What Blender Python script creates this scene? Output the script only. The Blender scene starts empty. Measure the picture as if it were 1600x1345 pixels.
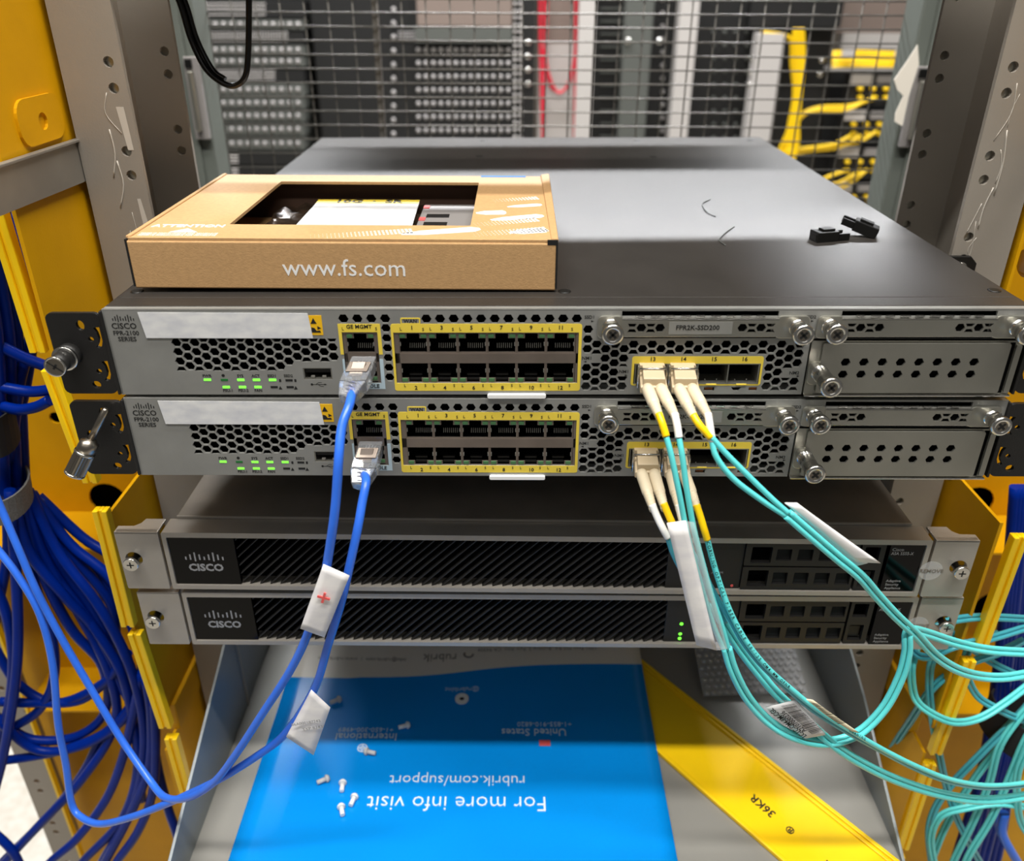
import bpy, math, random
from mathutils import Vector, Matrix
random.seed(7)
S = 0.001                      # everything below is written in millimetres
sc = bpy.context.scene
COL = sc.collection
# ------------------------------------------------------------------ camera
F = 1285.086
CP = (-24.635, -356.317, 131.571)
PITCH, YAW, ROLL = 0.4754, 0.0030, 0.0059
_cp, _sp, _cy, _sy = math.cos(PITCH), math.sin(PITCH), math.cos(YAW), math.sin(YAW)
FW = Vector((_sy*_cp, _cy*_cp, -_sp)); _r = Vector((_cy, -_sy, 0)); _u = _r.cross(FW)
RT = math.cos(ROLL)*_r + math.sin(ROLL)*_u
UP = -math.sin(ROLL)*_r + math.cos(ROLL)*_u
cam = bpy.data.cameras.new('camera'); co = bpy.data.objects.new('camera', cam); COL.objects.link(co)
m = Matrix((( RT.x, UP.x, -FW.x, CP[0]*S), (RT.y, UP.y, -FW.y, CP[1]*S), (RT.z, UP.z, -FW.z, CP[2]*S), (0,0,0,1)))
co.matrix_world = m
cam.sensor_width = 36; cam.lens = 36*F/1600; cam.shift_x = -3.39/1600; cam.shift_y = -33.01/1600
cam.clip_start = 0.01; cam.clip_end = 50
cam.dof.use_dof = True; cam.dof.focus_distance = 0.425; cam.dof.aperture_fstop = 8.0
sc.camera = co
# ------------------------------------------------------------------ light
w = bpy.data.worlds.new('World'); sc.world = w; w.use_nodes = True
w.node_tree.nodes['Background'].inputs[0].default_value = (1.0, 0.97, 0.92, 1)
w.node_tree.nodes['Background'].inputs[1].default_value = 0.12
def area(name, loc, target, sx, sy, power, col=(1, .97, .92)):
    l = bpy.data.lights.new(name, 'AREA'); l.shape = 'RECTANGLE'; l.size = sx; l.size_y = sy; l.energy = power; l.color = col
    o = bpy.data.objects.new(name, l); COL.objects.link(o); o.location = loc
    d = Vector(target)-Vector(loc); o.rotation_euler = d.to_track_quat('-Z', 'Y').to_euler(); return o
area('aisle_tube_light', (0.0, -0.52, 1.5), (0, 0, -0.2), 1.6, 0.08, 37)
area('overhead_tube_light', (0.0, -0.16, 1.55), (0, -0.1, -0.2), 1.6, 0.08, 30)
area('far_aisle_light', (0.2, -1.7, 1.3), (0, 0, 0), 1.8, 0.3, 2)
area('rear_tube_light', (0.05, 1.55, 1.15), (0, 0.2, 0), 2.2, 0.06, 135, (.95, .97, 1))
area('side_tube_light', (-0.9, -0.9, 1.2), (0, 0, -0.3), 0.3, 0.9, 1.5)
area('equipment_row_light', (0.3, 1.6, 1.2), (0.0, 2.4, 0.2), 2.4, 0.2, 20)
sc.view_settings.view_transform = 'Standard'; sc.view_settings.look = 'None'
sc.view_settings.gamma = 1; sc.view_settings.use_curve_mapping = False
sc.view_settings.exposure = 0.0
# ------------------------------------------------------------------ materials
def lin(c):
    c /= 255.0
    return c/12.92 if c <= .04045 else ((c+.055)/1.055)**2.4
def mat(name, rgb, rough=.5, metal=0., noise=0., nscale=40., bump=0., bscale=400., emit=0., trans=0., ior=1.45, coat=0., stretch=None, rgb2=None, alpha=1.):
    M = bpy.data.materials.new(name); M.use_nodes = True
    nt = M.node_tree; b = nt.nodes['Principled BSDF']
    c = tuple(lin(v) for v in rgb)+(1,)
    b.inputs['Base Color'].default_value = c
    b.inputs['Roughness'].default_value = rough; b.inputs['Metallic'].default_value = metal
    b.inputs['IOR'].default_value = ior
    if coat: b.inputs['Coat Weight'].default_value = coat
    if trans: b.inputs['Transmission Weight'].default_value = trans
    if alpha < 1: b.inputs['Alpha'].default_value = alpha
    if emit:
        b.inputs['Emission Color'].default_value = c; b.inputs['Emission Strength'].default_value = emit
    tc = nt.nodes.new('ShaderNodeTexCoord')
    src = tc.outputs['Object']
    if stretch:
        mp = nt.nodes.new('ShaderNodeMapping'); mp.inputs['Scale'].default_value = stretch
        nt.links.new(src, mp.inputs['Vector']); src = mp.outputs['Vector']
    if noise:
        n = nt.nodes.new('ShaderNodeTexNoise'); n.inputs['Scale'].default_value = nscale; n.inputs['Detail'].default_value = 4
        nt.links.new(src, n.inputs['Vector'])
        mx = nt.nodes.new('ShaderNodeMix'); mx.data_type = 'RGBA'
        c2 = tuple(lin(v) for v in rgb2)+(1,) if rgb2 else tuple(max(0, v*(1-noise)) for v in c[:3])+(1,)
        c1 = c if rgb2 else tuple(min(1, v*(1+noise)) for v in c[:3])+(1,)
        mx.inputs[6].default_value = c1; mx.inputs[7].default_value = c2
        rp = nt.nodes.new('ShaderNodeMapRange'); rp.inputs[1].default_value = .35; rp.inputs[2].default_value = .65
        nt.links.new(n.outputs['Fac'], rp.inputs[0]); nt.links.new(rp.outputs[0], mx.inputs[0])
        nt.links.new(mx.outputs[2], b.inputs['Base Color'])
    if bump:
        n2 = nt.nodes.new('ShaderNodeTexNoise'); n2.inputs['Scale'].default_value = bscale; n2.inputs['Detail'].default_value = 3
        nt.links.new(tc.outputs['Object'], n2.inputs['Vector'])
        bp = nt.nodes.new('ShaderNodeBump'); bp.inputs['Strength'].default_value = bump; bp.inputs['Distance'].default_value = .0004
        nt.links.new(n2.outputs['Fac'], bp.inputs['Height']); nt.links.new(bp.outputs['Normal'], b.inputs['Normal'])
    return M
M = {}
M['face'] = mat('painted_grey_faceplate', (146,146,142), .42, .35, .06, 60, .15, 2500)
M['cover'] = mat('black_textured_steel', (52,49,46), .38, .25, .10, 30, .35, 3000)
M['black'] = mat('black_plastic', (14,14,13), .4)
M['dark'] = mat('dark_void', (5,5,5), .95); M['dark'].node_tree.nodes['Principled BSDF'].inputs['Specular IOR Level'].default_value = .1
M['earblk'] = mat('black_bracket_steel', (36,35,34), .45, .3, .1, 50, .3, 1500)
M['print'] = mat('black_print', (22,22,22), .6)
M['gprint'] = mat('grey_print', (150,150,150), .6)
M['wprint'] = mat('white_print', (215,230,240), .6)
M['yprint'] = mat('yellow_print', (232,205,72), .45)
M['bprint'] = mat('pale_blue_print', (178,198,208), .5)
M['chrome'] = mat('bright_nickel', (205,203,198), .2, 1., .05, 80)
M['zinc'] = mat('zinc_plated_steel', (172,170,160), .3, .85, .08, 25, .1, 900)
M['nickel'] = mat('dull_nickel', (158,150,138), .3, 1.)
M['shield'] = mat('port_shield_steel', (140,128,118), .35, .7, .1, 60)
M['gold'] = mat('contact_metal', (150,148,140), .4, .5)
M['ledoff'] = mat('green_port_lens', (70,112,72), .3)
M['ledon'] = mat('green_led_lit', (110,255,60), .3, emit=1.6)
M['leddim'] = mat('green_led_dim', (30,110,50), .3)
M['white'] = mat('white_label_paper', (226,226,224), .6, 0, .5, 170, stretch=(.5,1,1.0), rgb2=(202,203,207))
M['tag'] = mat('white_flag_label', (236,234,232), .5, 0, .3, 160, stretch=(.4,1,1), rgb2=(222,220,222))
M['pwhite'] = mat('white_plastic', (238,238,236), .4)
M['esd'] = mat('yellow_sticker', (236,184,20), .5)
M['kraft'] = mat('kraft_cardboard', (186,147,100), .75, 0, .05, 500, .2, 1200)
M['kraftd'] = mat('cardboard_edge', (120,86,50), .8, 0, .2, 400)
M['boxwin'] = mat('dark_antistatic_bag', (62,50,40), .2, .6, .4, 120, 1.0, 140); M['boxshade'] = mat('dark_brown_box_shade', (52,32,18), .8)
M['clearp'] = mat('clear_film', (240,240,240), .12, 0, trans=.0, alpha=.22)
M['rail'] = mat('grey_rack_paint', (150,143,133), .45, .15, .05, 14, .1, 900)
M['railscr'] = mat('scratched_paint', (188,182,172), .6)
M['greyband'] = mat('galvanised_bar', (148,144,136), .4, .5, .08, 30)
M['yman'] = mat('yellow_powder_coat', (212,156,6), .5, 0, .05, 25, .15, 900); M['yman'].node_tree.nodes['Principled BSDF'].inputs['Specular IOR Level'].default_value = .2
M['ystrip'] = mat('yellow_plastic_strip', (250,205,10), .4, 0, .03, 20)
M['greenp'] = mat('grey_green_paint', (98,103,97), .45, .1, .06, 20)
M['silver'] = mat('silver_bezel_paint', (168,162,153), .38, .4, .04, 50, .1, 1500)
M['scover'] = mat('grey_brown_cover', (128,120,110), .5, .2, .08, 40, .3, 2500)
M['gloss'] = mat('glossy_black_panel', (3,3,4), .1); M['gloss'].node_tree.nodes['Principled BSDF'].inputs['Specular IOR Level'].default_value = .22
M['slat'] = mat('dark_grille_slat', (36,35,34), .5)
M['drive'] = mat('charcoal_drive_plastic', (20,19,18), .5)
M['driveh'] = mat('black_hole', (8,8,8), .6)
M['tray'] = mat('grey_shelf_paint', (140,138,132), .4, .2, .06, 12, .1, 900)
M['trayw'] = mat('shelf_side_paint', (128,134,136), .4, .2, .05, 12)
M['poster'] = mat('blue_glossy_paper', (0,136,222), .28, 0, .03, 10)
M['paper'] = mat('white_glossy_paper', (225,218,205), .3)
M['red'] = mat('red_print', (228,92,90), .5)
M['blue'] = mat('blue_cable_jacket', (48,108,222), .3, 0, .06, 60)
M['navy'] = mat('dark_blue_cable_jacket', (0,34,124), .3, 0, .12, 40); M['navy'].node_tree.nodes['Principled BSDF'].inputs['Specular IOR Level'].default_value = .15
M['aqua'] = mat('aqua_cable_jacket', (98,216,216), .32, 0, .04, 40)
M['aquad'] = mat('deep_aqua_cable_jacket', (70,168,182), .32, 0, .04, 40)
M['ysleeve'] = mat('yellow_cable_sleeve', (250,204,6), .35)
M['beige'] = mat('beige_boot_plastic', (212,198,170), .4)
M['lc'] = mat('beige_connector_plastic', (182,164,134), .35)
M['clear'] = mat('clear_plug_plastic', (238,240,244), .08, 0, trans=.85, ior=1.4)
M['blackrub'] = mat('black_cable_rubber', (14,14,14), .25)
M['strap'] = mat('grey_hook_and_loop', (92,92,90), .85, 0, .2, 900)
M['strapb'] = mat('black_hook_and_loop', (22,22,24), .85)
M['wire'] = mat('grey_mesh_wire', (100,97,92), .4, .5)
M['rblack'] = mat('far_black_panel', (20,20,20), .5)
M['rdark'] = mat('far_dark_grey_panel', (78,80,76), .5)
M['rlight'] = mat('far_light_panel', (172,167,163), .6)
M['rgrey'] = mat('far_grey_metal', (150,146,144), .4, .3)
M['rbrown'] = mat('far_brown_panel', (116,102,94), .6)
M['rred'] = mat('red_cable_jacket', (196,36,56), .4)
M['fyel'] = mat('far_yellow_cable', (226,186,10), .4)
M['tile'] = mat('white_floor_tile', (196,191,180), .6, 0, .3, 60, rgb2=(182,174,160))
M['bubble'] = mat('clear_bubble_film', (215,215,215), .1, .3, 0, alpha=.55)
M['ghost'] = mat('faint_grey_print', (200,198,196), .6)
M['label_cream'] = mat('cream_label_paper', (232,222,190), .5)
M['orange'] = mat('orange_lamp_window', (150,84,30), .4)
# ------------------------------------------------------------------ mesh helpers
class MB:
    def __init__(s): s.v = []; s.f = []; s.m = []; s.sm = []
    def quad(s, a, b, c, d, mi=0):
        n = len(s.v); s.v += [a, b, c, d]; s.f.append((n, n+1, n+2, n+3)); s.m.append(mi); s.sm.append(False); return s
    def box(s, x0, x1, y0, y1, z0, z1, mi=0):
        if x0 > x1: x0, x1 = x1, x0
        if y0 > y1: y0, y1 = y1, y0
        if z0 > z1: z0, z1 = z1, z0
        n = len(s.v)
        s.v += [(x0,y0,z0),(x1,y0,z0),(x1,y1,z0),(x0,y1,z0),(x0,y0,z1),(x1,y0,z1),(x1,y1,z1),(x0,y1,z1)]
        for q in ((0,3,2,1),(4,5,6,7),(0,1,5,4),(1,2,6,5),(2,3,7,6),(3,0,4,7)):
            s.f.append(tuple(n+i for i in q)); s.m.append(mi); s.sm.append(False)
        return s
    def hexa(s, pts, mi=0):                      # eight corners: bottom four, top four
        n = len(s.v); s.v += [tuple(p) for p in pts]
        for q in ((0,3,2,1),(4,5,6,7),(0,1,5,4),(1,2,6,5),(2,3,7,6),(3,0,4,7)):
            s.f.append(tuple(n+i for i in q)); s.m.append(mi); s.sm.append(False)
        return s
    def prism(s, poly, y0, y1, mi=0, axis='y'):  # poly in (x,z) for axis y; (x,y) for z; (y,z) for x
        n = len(s.v); k = len(poly)
        for t in (y0, y1):
            for a, b in poly:
                s.v.append({'y': (a, t, b), 'z': (a, b, t), 'x': (t, a, b)}[axis])
        s.f.append(tuple(range(n, n+k))); s.f.append(tuple(range(n+2*k-1, n+k-1, -1)))
        for i in range(k):
            j = (i+1) % k; s.f.append((n+i, n+k+i, n+k+j, n+j))
        s.m += [mi]*(k+2); s.sm += [False]*(k+2); return s
    def lathe(s, p, d, prof, seg=20, mi=0, smooth=True, knurl=0.):   # prof: list of (t along d, radius)
        d = Vector(d).normalized(); p = Vector(p)
        a = d.orthogonal().normalized(); b = d.cross(a)
        n = len(s.v)
        for t, r in prof:
            for i in range(seg):
                an = 2*math.pi*i/seg; rr = r*(1+(knurl if i % 2 else 0))
                s.v.append(tuple(p+d*t+(a*math.cos(an)+b*math.sin(an))*rr))
        for k in range(len(prof)-1):
            for i in range(seg):
                j = (i+1) % seg
                s.f.append((n+k*seg+i, n+k*seg+j, n+(k+1)*seg+j, n+(k+1)*seg+i)); s.m.append(mi); s.sm.append(smooth)
        s.f.append(tuple(n+i for i in reversed(range(seg)))); s.f.append(tuple(n+(len(prof)-1)*seg+i for i in range(seg)))
        s.m += [mi, mi]; s.sm += [False, False]; return s
    def cyl(s, p0, p1, r0, r1=None, seg=16, mi=0, smooth=True):
        r1 = r0 if r1 is None else r1
        L = (Vector(p1)-Vector(p0)).length
        return s.lathe(p0, Vector(p1)-Vector(p0), [(0, r0), (L, r1)], seg, mi, smooth)
    def tube(s, pts, r, seg=10, mi=0, close=False):
        P = [Vector(p) for p in pts]; n = len(s.v); N = len(P)
        t0 = (P[1]-P[0]).normalized(); a = t0.orthogonal().normalized()
        for i in range(N):
            t = (P[min(i+1, N-1)]-P[max(i-1, 0)]).normalized()
            a = (a-t*a.dot(t)).normalized(); b = t.cross(a)
            for k in range(seg):
                an = 2*math.pi*k/seg
                s.v.append(tuple(P[i]+(a*math.cos(an)+b*math.sin(an))*r))
        for i in range(N-1):
            for k in range(seg):
                j = (k+1) % seg
                s.f.append((n+i*seg+k, n+i*seg+j, n+(i+1)*seg+j, n+(i+1)*seg+k)); s.m.append(mi); s.sm.append(True)
        s.f.append(tuple(n+k for k in reversed(range(seg)))); s.f.append(tuple(n+(N-1)*seg+k for k in range(seg)))
        s.m += [mi, mi]; s.sm += [False, False]; return s
    def add_mesh(s, me, fn, mi=0):
        n = len(s.v)
        s.v += [tuple(fn(v.co)) for v in me.vertices]
        for p in me.polygons:
            s.f.append(tuple(n+i for i in p.vertices)); s.m.append(mi); s.sm.append(False)
        return s
    def text(s, txt, x, z, size, y=-.06, mi=0, align='CENTER', fn=None, bold=0., thick=.04, xs=1.):
        me = textmesh(txt, align, bold, thick/size)
        f = fn or (lambda c: (x+c.x*size*xs, y-c.z*size, z+c.y*size))
        return s.add_mesh(me, f, mi)
    def grid(s, fn, nu, nv, mi=None):
        n = len(s.v)
        for i in range(nu+1):
            for j in range(nv+1): s.v.append(tuple(fn(i, j)))
        for i in range(nu):
            for j in range(nv):
                a = n+i*(nv+1)+j; s.f.append((a, a+nv+1, a+nv+2, a+1)); s.m.append(mi(i, j) if mi else 0); s.sm.append(True)
        return s
    def build(s, name, mats, parent=None, bevel=0., loc=None):
        me = bpy.data.meshes.new(name)
        me.from_pydata([(a*S, b*S, c*S) for a, b, c in s.v], [], s.f)
        for mm in (mats if isinstance(mats, (list, tuple)) else [mats]): me.materials.append(M[mm] if isinstance(mm, str) else mm)
        me.polygons.foreach_set('material_index', s.m); me.polygons.foreach_set('use_smooth', s.sm); me.update()
        o = bpy.data.objects.new(name, me); COL.objects.link(o)
        if parent: o.parent = parent
        if bevel:
            b = o.modifiers.new('bevel', 'BEVEL'); b.width = bevel*S; b.segments = 2; b.limit_method = 'ANGLE'; b.angle_limit = math.radians(50)
        if loc: o.location = [v*S for v in loc]
        return o
_tc = {}
def textmesh(txt, align, bold, th):
    k = (txt, align, bold, round(th, 3))
    if k in _tc: return _tc[k]
    c = bpy.data.curves.new('t', 'FONT'); c.body = txt; c.size = 1.38; c.align_x = align; c.align_y = 'CENTER'
    c.offset = bold; c.extrude = th; c.resolution_u = 2
    o = bpy.data.objects.new('t', c); COL.objects.link(o)
    me = bpy.data.meshes.new_from_object(o); bpy.data.objects.remove(o); _tc[k] = me; return me
def plate(polys, y0, th, mb=None, mi=0, axis='y'):
    """flat plate in the XZ plane with holes; polys[0] is the outline"""
    c = bpy.data.curves.new('p', 'CURVE'); c.dimensions = '2D'; c.fill_mode = 'BOTH'; c.extrude = th/2; c.resolution_u = 1
    for poly in polys:
        sp = c.splines.new('POLY'); sp.points.add(len(poly)-1); sp.use_cyclic_u = True
        for i, (a, b) in enumerate(poly): sp.points[i].co = (a, b, 0, 1)
    o = bpy.data.objects.new('p', c); COL.objects.link(o)
    me = bpy.data.meshes.new_from_object(o); bpy.data.objects.remove(o)
    mb = mb or MB()
    fn = {'y': lambda v: (v.x, y0+th/2-v.z, v.y), 'x': lambda v: (y0+th/2+v.z, v.x, v.y), 'z': lambda v: (v.x, v.y, y0+th/2+v.z)}[axis]
    return mb.add_mesh(me, fn, mi)
def rect(x0, x1, z0, z1): return [(x0, z0), (x1, z0), (x1, z1), (x0, z1)]
def rrect(x0, x1, z0, z1, r, n=4):
    out = []
    for cx, cz, a0 in ((x1-r, z0+r, -90), (x1-r, z1-r, 0), (x0+r, z1-r, 90), (x0+r, z0+r, 180)):
        for i in range(n+1):
            a = math.radians(a0+90*i/n); out.append((cx+r*math.cos(a), cz+r*math.sin(a)))
    return out
def ngon(cx, cz, r, n=6, rz=None, a0=0.):
    rz = rz or r
    return [(cx+r*math.cos(a0+2*math.pi*i/n), cz+rz*math.sin(a0+2*math.pi*i/n)) for i in range(n)]
def clip(poly, axis, val, keep_less):
    out = []
    for i in range(len(poly)):
        a, b = poly[i], poly[(i+1) % len(poly)]
        ia = (a[axis] <= val) == keep_less; ib = (b[axis] <= val) == keep_less
        if ia: out.append(a)
        if ia != ib:
            t = (val-a[axis])/(b[axis]-a[axis]); out.append((a[0]+(b[0]-a[0])*t, a[1]+(b[1]-a[1])*t))
    return out
def clipr(poly, x0, x1, z0, z1):
    for ax, v, k in ((0, x0, False), (0, x1, True), (1, z0, False), (1, z1, True)):
        if len(poly) < 3: return []
        poly = clip(poly, ax, v, k)
    if len(poly) < 3: return []
    A = 0
    for i in range(len(poly)):
        a, b = poly[i], poly[(i+1) % len(poly)]; A += a[0]*b[1]-b[0]*a[1]
    return poly if abs(A)/2 > 1.6 else []
def empty(name, loc=(0,0,0), label=None, cat=None, group=None, rz=0, ry=0):
    o = bpy.data.objects.new(name, None); COL.objects.link(o); o.empty_display_size = .01
    o.location = [v*S for v in loc]; o.rotation_euler = (0, ry, rz)
    tag(o, label, cat, group); return o
def tag(o, label=None, cat=None, group=None, kind=None):
    if label: o['label'] = label
    if cat: o['category'] = cat
    if group: o['group'] = group
    if kind: o['kind'] = kind
    return o
def dup(root, parent=None):
    c = root.copy(); COL.objects.link(c)
    if parent: c.parent = parent
    for ch in root.children: dup(ch, c)
    return c
def at(px, py, Y):
    """world point (mm) on the plane y = Y seen at photo position px, py"""
    d = FW*F + RT*(px-803.39) - UP*(py-639.49)
    t = (Y-CP[1])/d.y
    return (CP[0]+d.x*t, Y, CP[2]+d.z*t)
def atz(px, py, Z):
    d = FW*F + RT*(px-803.39) - UP*(py-639.49)
    t = (Z-CP[2])/d.z
    return (CP[0]+d.x*t, CP[1]+d.y*t, Z)
def spline(pts, n=8):
    P = [Vector(p) for p in pts]; P = [P[0]*2-P[1]]+P+[P[-1]*2-P[-2]]; out = []
    for i in range(1, len(P)-2):
        a, b, c, d = P[i-1], P[i], P[i+1], P[i+2]
        for k in range(n):
            t = k/n
            out.append(.5*((2*b)+(c-a)*t+(2*a-5*b+4*c-d)*t*t+(3*b-a-3*c+d)*t**3))
    out.append(P[-2]); return out
# ================================================================== setting
o = MB().box(-3000, 3000, -1500, 5000, -1110, -1100).build('floor', 'tile'); tag(o, kind='structure')
o = MB().box(-4000, 4000, 4300, 4400, -1100, 1900).build('wall_back', mat('dim_wall_paint', (120,112,104), .7)); tag(o, kind='structure')
# ------------------------------------------------------------------ rack posts (steel channels with threaded holes)
HZ = [95.85-44.45*n-d for n in range(-3, 15) for d in (0, 12.7)]
def rack_post(s, label):
    r = empty('rack_post', (s*241, 100, -640), label, 'rack post', 'channel posts of the rack')
    def loc(mb, nm, mt, par, bv=0):
        o = mb.build(nm, mt, par, bv); o.location = (-s*241*S, -100*S, 640*S) if par is r else (0,0,0); return o
    x0, x1 = sorted((s*225.5, s*258))
    for nm, y in (('front_flange', 100.5), ('rear_flange', 176.5)):
        polys = [rect(x0, x1, -640, 260)]+[ngon(s*232.55, z, 2.75, 12) for z in HZ if z > -630]
        f = loc(plate(polys, y, 3.0), nm, 'rail', r)
        hb = MB()
        for z in HZ:
            if z > -330: hb.lathe((s*232.55, y+3, z), (0,1,0), [(0,2.9),(.1,2.9)], 12)
        g = hb.build('threaded_hole_lining', 'zinc', f); g['kind'] = 'stuff'
    loc(MB().box(s*258, s*255, 103.5, 176.5, -640, 260), 'web', 'rail', r)
    sc_ = MB()
    rr = random.Random(3 if s < 0 else 5)
    for k in range(9 if s > 0 else 5):
        z = rr.uniform(-10, 110); x = s*rr.uniform(232, 240); L = rr.uniform(12, 40)
        p = [(x, 100.45, z), (x+rr.uniform(-3,3), 100.45, z-L*.5), (x+rr.uniform(-5,5), 100.45, z-L)]
        sc_.tube(spline(p, 4), rr.choice((.15,.25,.4)), 4)
    if s < 0:
        sc_.prism([(-233.4,74),(-229.4,74),(-228.5,52),(-231.5,52)], 100.4, 100.55)
        sc_.prism([(-232,26),(-230.2,26),(-227.6,4),(-231.2,4)], 100.4, 100.55)
    loc(sc_, 'paint_scratches', 'railscr', r)
    return r
rack_post(-1, 'grey steel rack post with paired holes left of the cardboard box')
rp = rack_post(1, 'grey scratched steel rack post at the right edge of the equipment')
# hex bolt, clip nut on the right post
t = empty('hex_bolt', (268, 100, -8), 'zinc hexagon bolt head on the outer side of the right rack post', 'bolt')
MB().lathe((0,0,0), (1,0,.1), [(0,8),(1,8)], 20).build('washer', 'zinc', t)
MB().prism(ngon(0,0,6.5,6), 0, 5, axis='x').build('bolt_head', 'zinc', t, .4)
t = empty('cage_nut_clip', (230.5, 97.5, -9.5), 'small black clip with a screw on the right post behind the top appliance', 'clip')
MB().prism([(-9,-7),(9,-7),(9,2),(5,6),(-9,6)], 0, 3).build('clip_body', 'black', t, .4)
MB().lathe((0,0,-.5),(0,-1,0),[(0,3.6),(1.2,3.6),(1.8,2.6)],16).build('screw_head','chrome',t)
# ------------------------------------------------------------------ yellow vertical cable managers
def manager(s, label):
    r = empty('cable_manager', (s*350, 178, -1000), label, 'cable manager', 'yellow vertical cable managers')
    def loc(mb, nm, mt='yman', par=r, bv=0):
        o = mb.build(nm, mt, par, bv)
        if par is r: o.location = (-s*350*S, -178*S, 1000*S)
        return o
    xo = -480 if s < 0 else 640; xi = s*262
    lo, hi = sorted((xo, xi))
    holes = [ngon(s*373.5, -164, 5, 14), ngon(s*350, -238, 15, 20), ngon(s*373, 30, 5, 14), ngon(s*392, -345, 15, 20), ngon(s*440, -440, 12, 18)]
    loc(plate([rect(lo, hi, -1000, 300)]+holes, 200, 2), 'back_panel')
    loc(MB().box(lo+4, hi-4, 216, 218, -1000, 300), 'hole_shade_backing', 'dark')  # dark sheet added to paint shade behind the panel holes
    # inner side panel: (y, z) outlines
    for nm, a in (('side_panel', [(36,300),(178,300),(178,-146),(100,-146),(100,-50),(46,-42),(36,-42)]),
                  ('side_panel', [(42,-147),(178,-147),(178,-316),(42,-316)]),
                  ('side_panel', [(42,-340),(178,-340),(178,-1000),(42,-1000)]),
                  ('side_panel', [(110,-316),(178,-316),(178,-340),(110,-340)])):
        if s > 0 and a[0][1] == 300: a = [(60,300),(178,300),(178,-155),(100,-155),(100,60),(60,60)]
        loc(MB().prism(a, s*264, s*262, axis='x'), nm)
    loc(MB().box(s*266, s*259.2, 60, 178, -316, -340), 'crossbar', 'yman', r, .8)
    # front strips between the finger slots
    segs = [(-274,-272,44,-40),(-269,-263,-50,-120),(-262.5,-264,-139,-226),(-261.5,-257.5,-232,-315),(-256,-255,-325,-415),(-254,-253,-423,-520)] if s < 0 else \
           [(276,276,20,-40),(276,276,-48,-128),(275,274,-155,-243),(270,268.5,-252,-338),(267.5,268.5,-348,-440),(268,268,-448,-540)]
    for xa, xb, za, zb in segs:
        mb = MB()
        for d0, d1, dy in ((-4.2, -1.0, 0), (-1.0, 1.2, 1.4), (1.2, 4.2, 0)):
            mb.hexa([(xb+d0,38+dy,zb),(xb+d1,38+dy,zb),(xb+d1,44,zb),(xb+d0,44,zb),(xa+d0,38+dy,za),(xa+d1,38+dy,za),(xa+d1,44,za),(xa+d0,44,za)])
        loc(mb, 'finger_strip', 'ystrip', r, .5)
    # horizontal ribs deep in the trough and the outer edge
    for z in (-250, -420): loc(MB().box(s*264, s*440, 150, 200, z, z-2), 'cross_rib')
    loc(MB().box(s*435, s*437, 148, 153, -1000, -300), 'outer_edge_panel', 'ystrip', r)
    return r
manager(-1, 'yellow vertical cable manager left of the rack, full of dark blue cables')
manager(1, 'yellow vertical cable manager right of the rack, aqua fibres crossing it')
t = empty('steel_crossbar', (-266, 75, 45), 'flat grey steel bar across the left yellow cable manager, level with the box', 'bar')
MB().hexa([(4.6,-75,-8),(6.6,-75,-8),(7.6,40,-10),(5.6,40,-10),(4.6,-75,12),(6.6,-75,12),(7.6,40,11),(5.6,40,11)]).build('bar_web','greyband',t)
MB().hexa([(4.6,-75,12),(8.6,-75,12),(9.6,40,11),(5.6,40,11),(4.6,-75,13.4),(8.6,-75,13.4),(9.6,40,12.4),(5.6,40,12.4)]).build('bar_lip','greyband',t,.3)
t = empty('finger_bracket', (-266, 95, 62), 'yellow rounded bracket tab with a hole above the grey bar on the left', 'bracket')
plate([rrect(-2, 40, -12, 10, 8, 5), ngon(20, -2, 4.2, 14)], 0, 2, axis='x').build('tab', 'yman', t, .3).location = (3.5*S, -38*S, 10*S)
# neighbour post beyond the left manager
t = empty('neighbour_post', (-450, 150, -640), 'grey perforated post standing on the white floor at lower left', 'rack post')
plate([rect(-13, 13, 0, 480)]+[ngon(-2, z, 2.8, 12) for z in (640-509-k*57.15-d for k in range(-2, 3) for d in (0, 12.7)) if z > 4], 0, 2).build('post_flange', 'rail', t)
MB().box(-13,-11,2,40,0,480).build('post_web','rail',t)
# ------------------------------------------------------------------ rear frame posts with latches, mesh door
def rear_post(x0, x1, lx0, lx1, lz0, lz1, label, ll):
    cx = (x0+x1)/2
    t = empty('rear_door_post', (cx, 490, -300), label, 'door post')
    MB().box(x0-cx, x1-cx, 0, 40, 0, 560).build('post', 'greenp', t, 2)
    MB().box((x0-cx)*.5, (x1-cx)*.5, -3, 0, 0, 560).build('raised_rib', 'greenp', t, 1)
    l = empty('door_latch', ((lx0+lx1)/2, 488, lz0), ll, 'latch')
    hw = (lx1-lx0)/2; h = lz1-lz0
    MB().box(-hw, hw, -6, 0, 0, h).build('latch_plate', 'rgrey', l, 1)
    MB().box(-hw*.5, hw*.3, -12, -6, 8, h-12).build('latch_lever', 'zinc', l, 1.5)
    MB().box(-hw*.7, hw*.2, -9, -6, h-10, h-2).build('latch_catch', 'black', l, .5)
rear_post(-372, -322, -336, -322, -4, 71, 'grey green rear door post left of the mesh door', 'metal latch on the rear post left of the mesh door')
rear_post(354, 405, 356, 376, -8, 66, 'grey green rear door post right of the mesh door', 'metal latch on the rear post right of the mesh door')
t = empty('mesh_door', (0, 540, -120), 'grey welded wire mesh door behind the appliances', 'mesh door')
zs = [at(800, 21+22*k, 540)[2] for k in range(-1, 14)]
xs_ = []
x = -350.
dx = at(542,100,540)[0]-at(505,100,540)[0]
while x < 390: xs_.append(x); x += dx
for z in zs:
    MB().tube([(-350,0,0),(390,0,0)], .8, 6).build('horizontal_wire', 'wire', t, loc=(0,0,z+120))
wm = None
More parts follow.
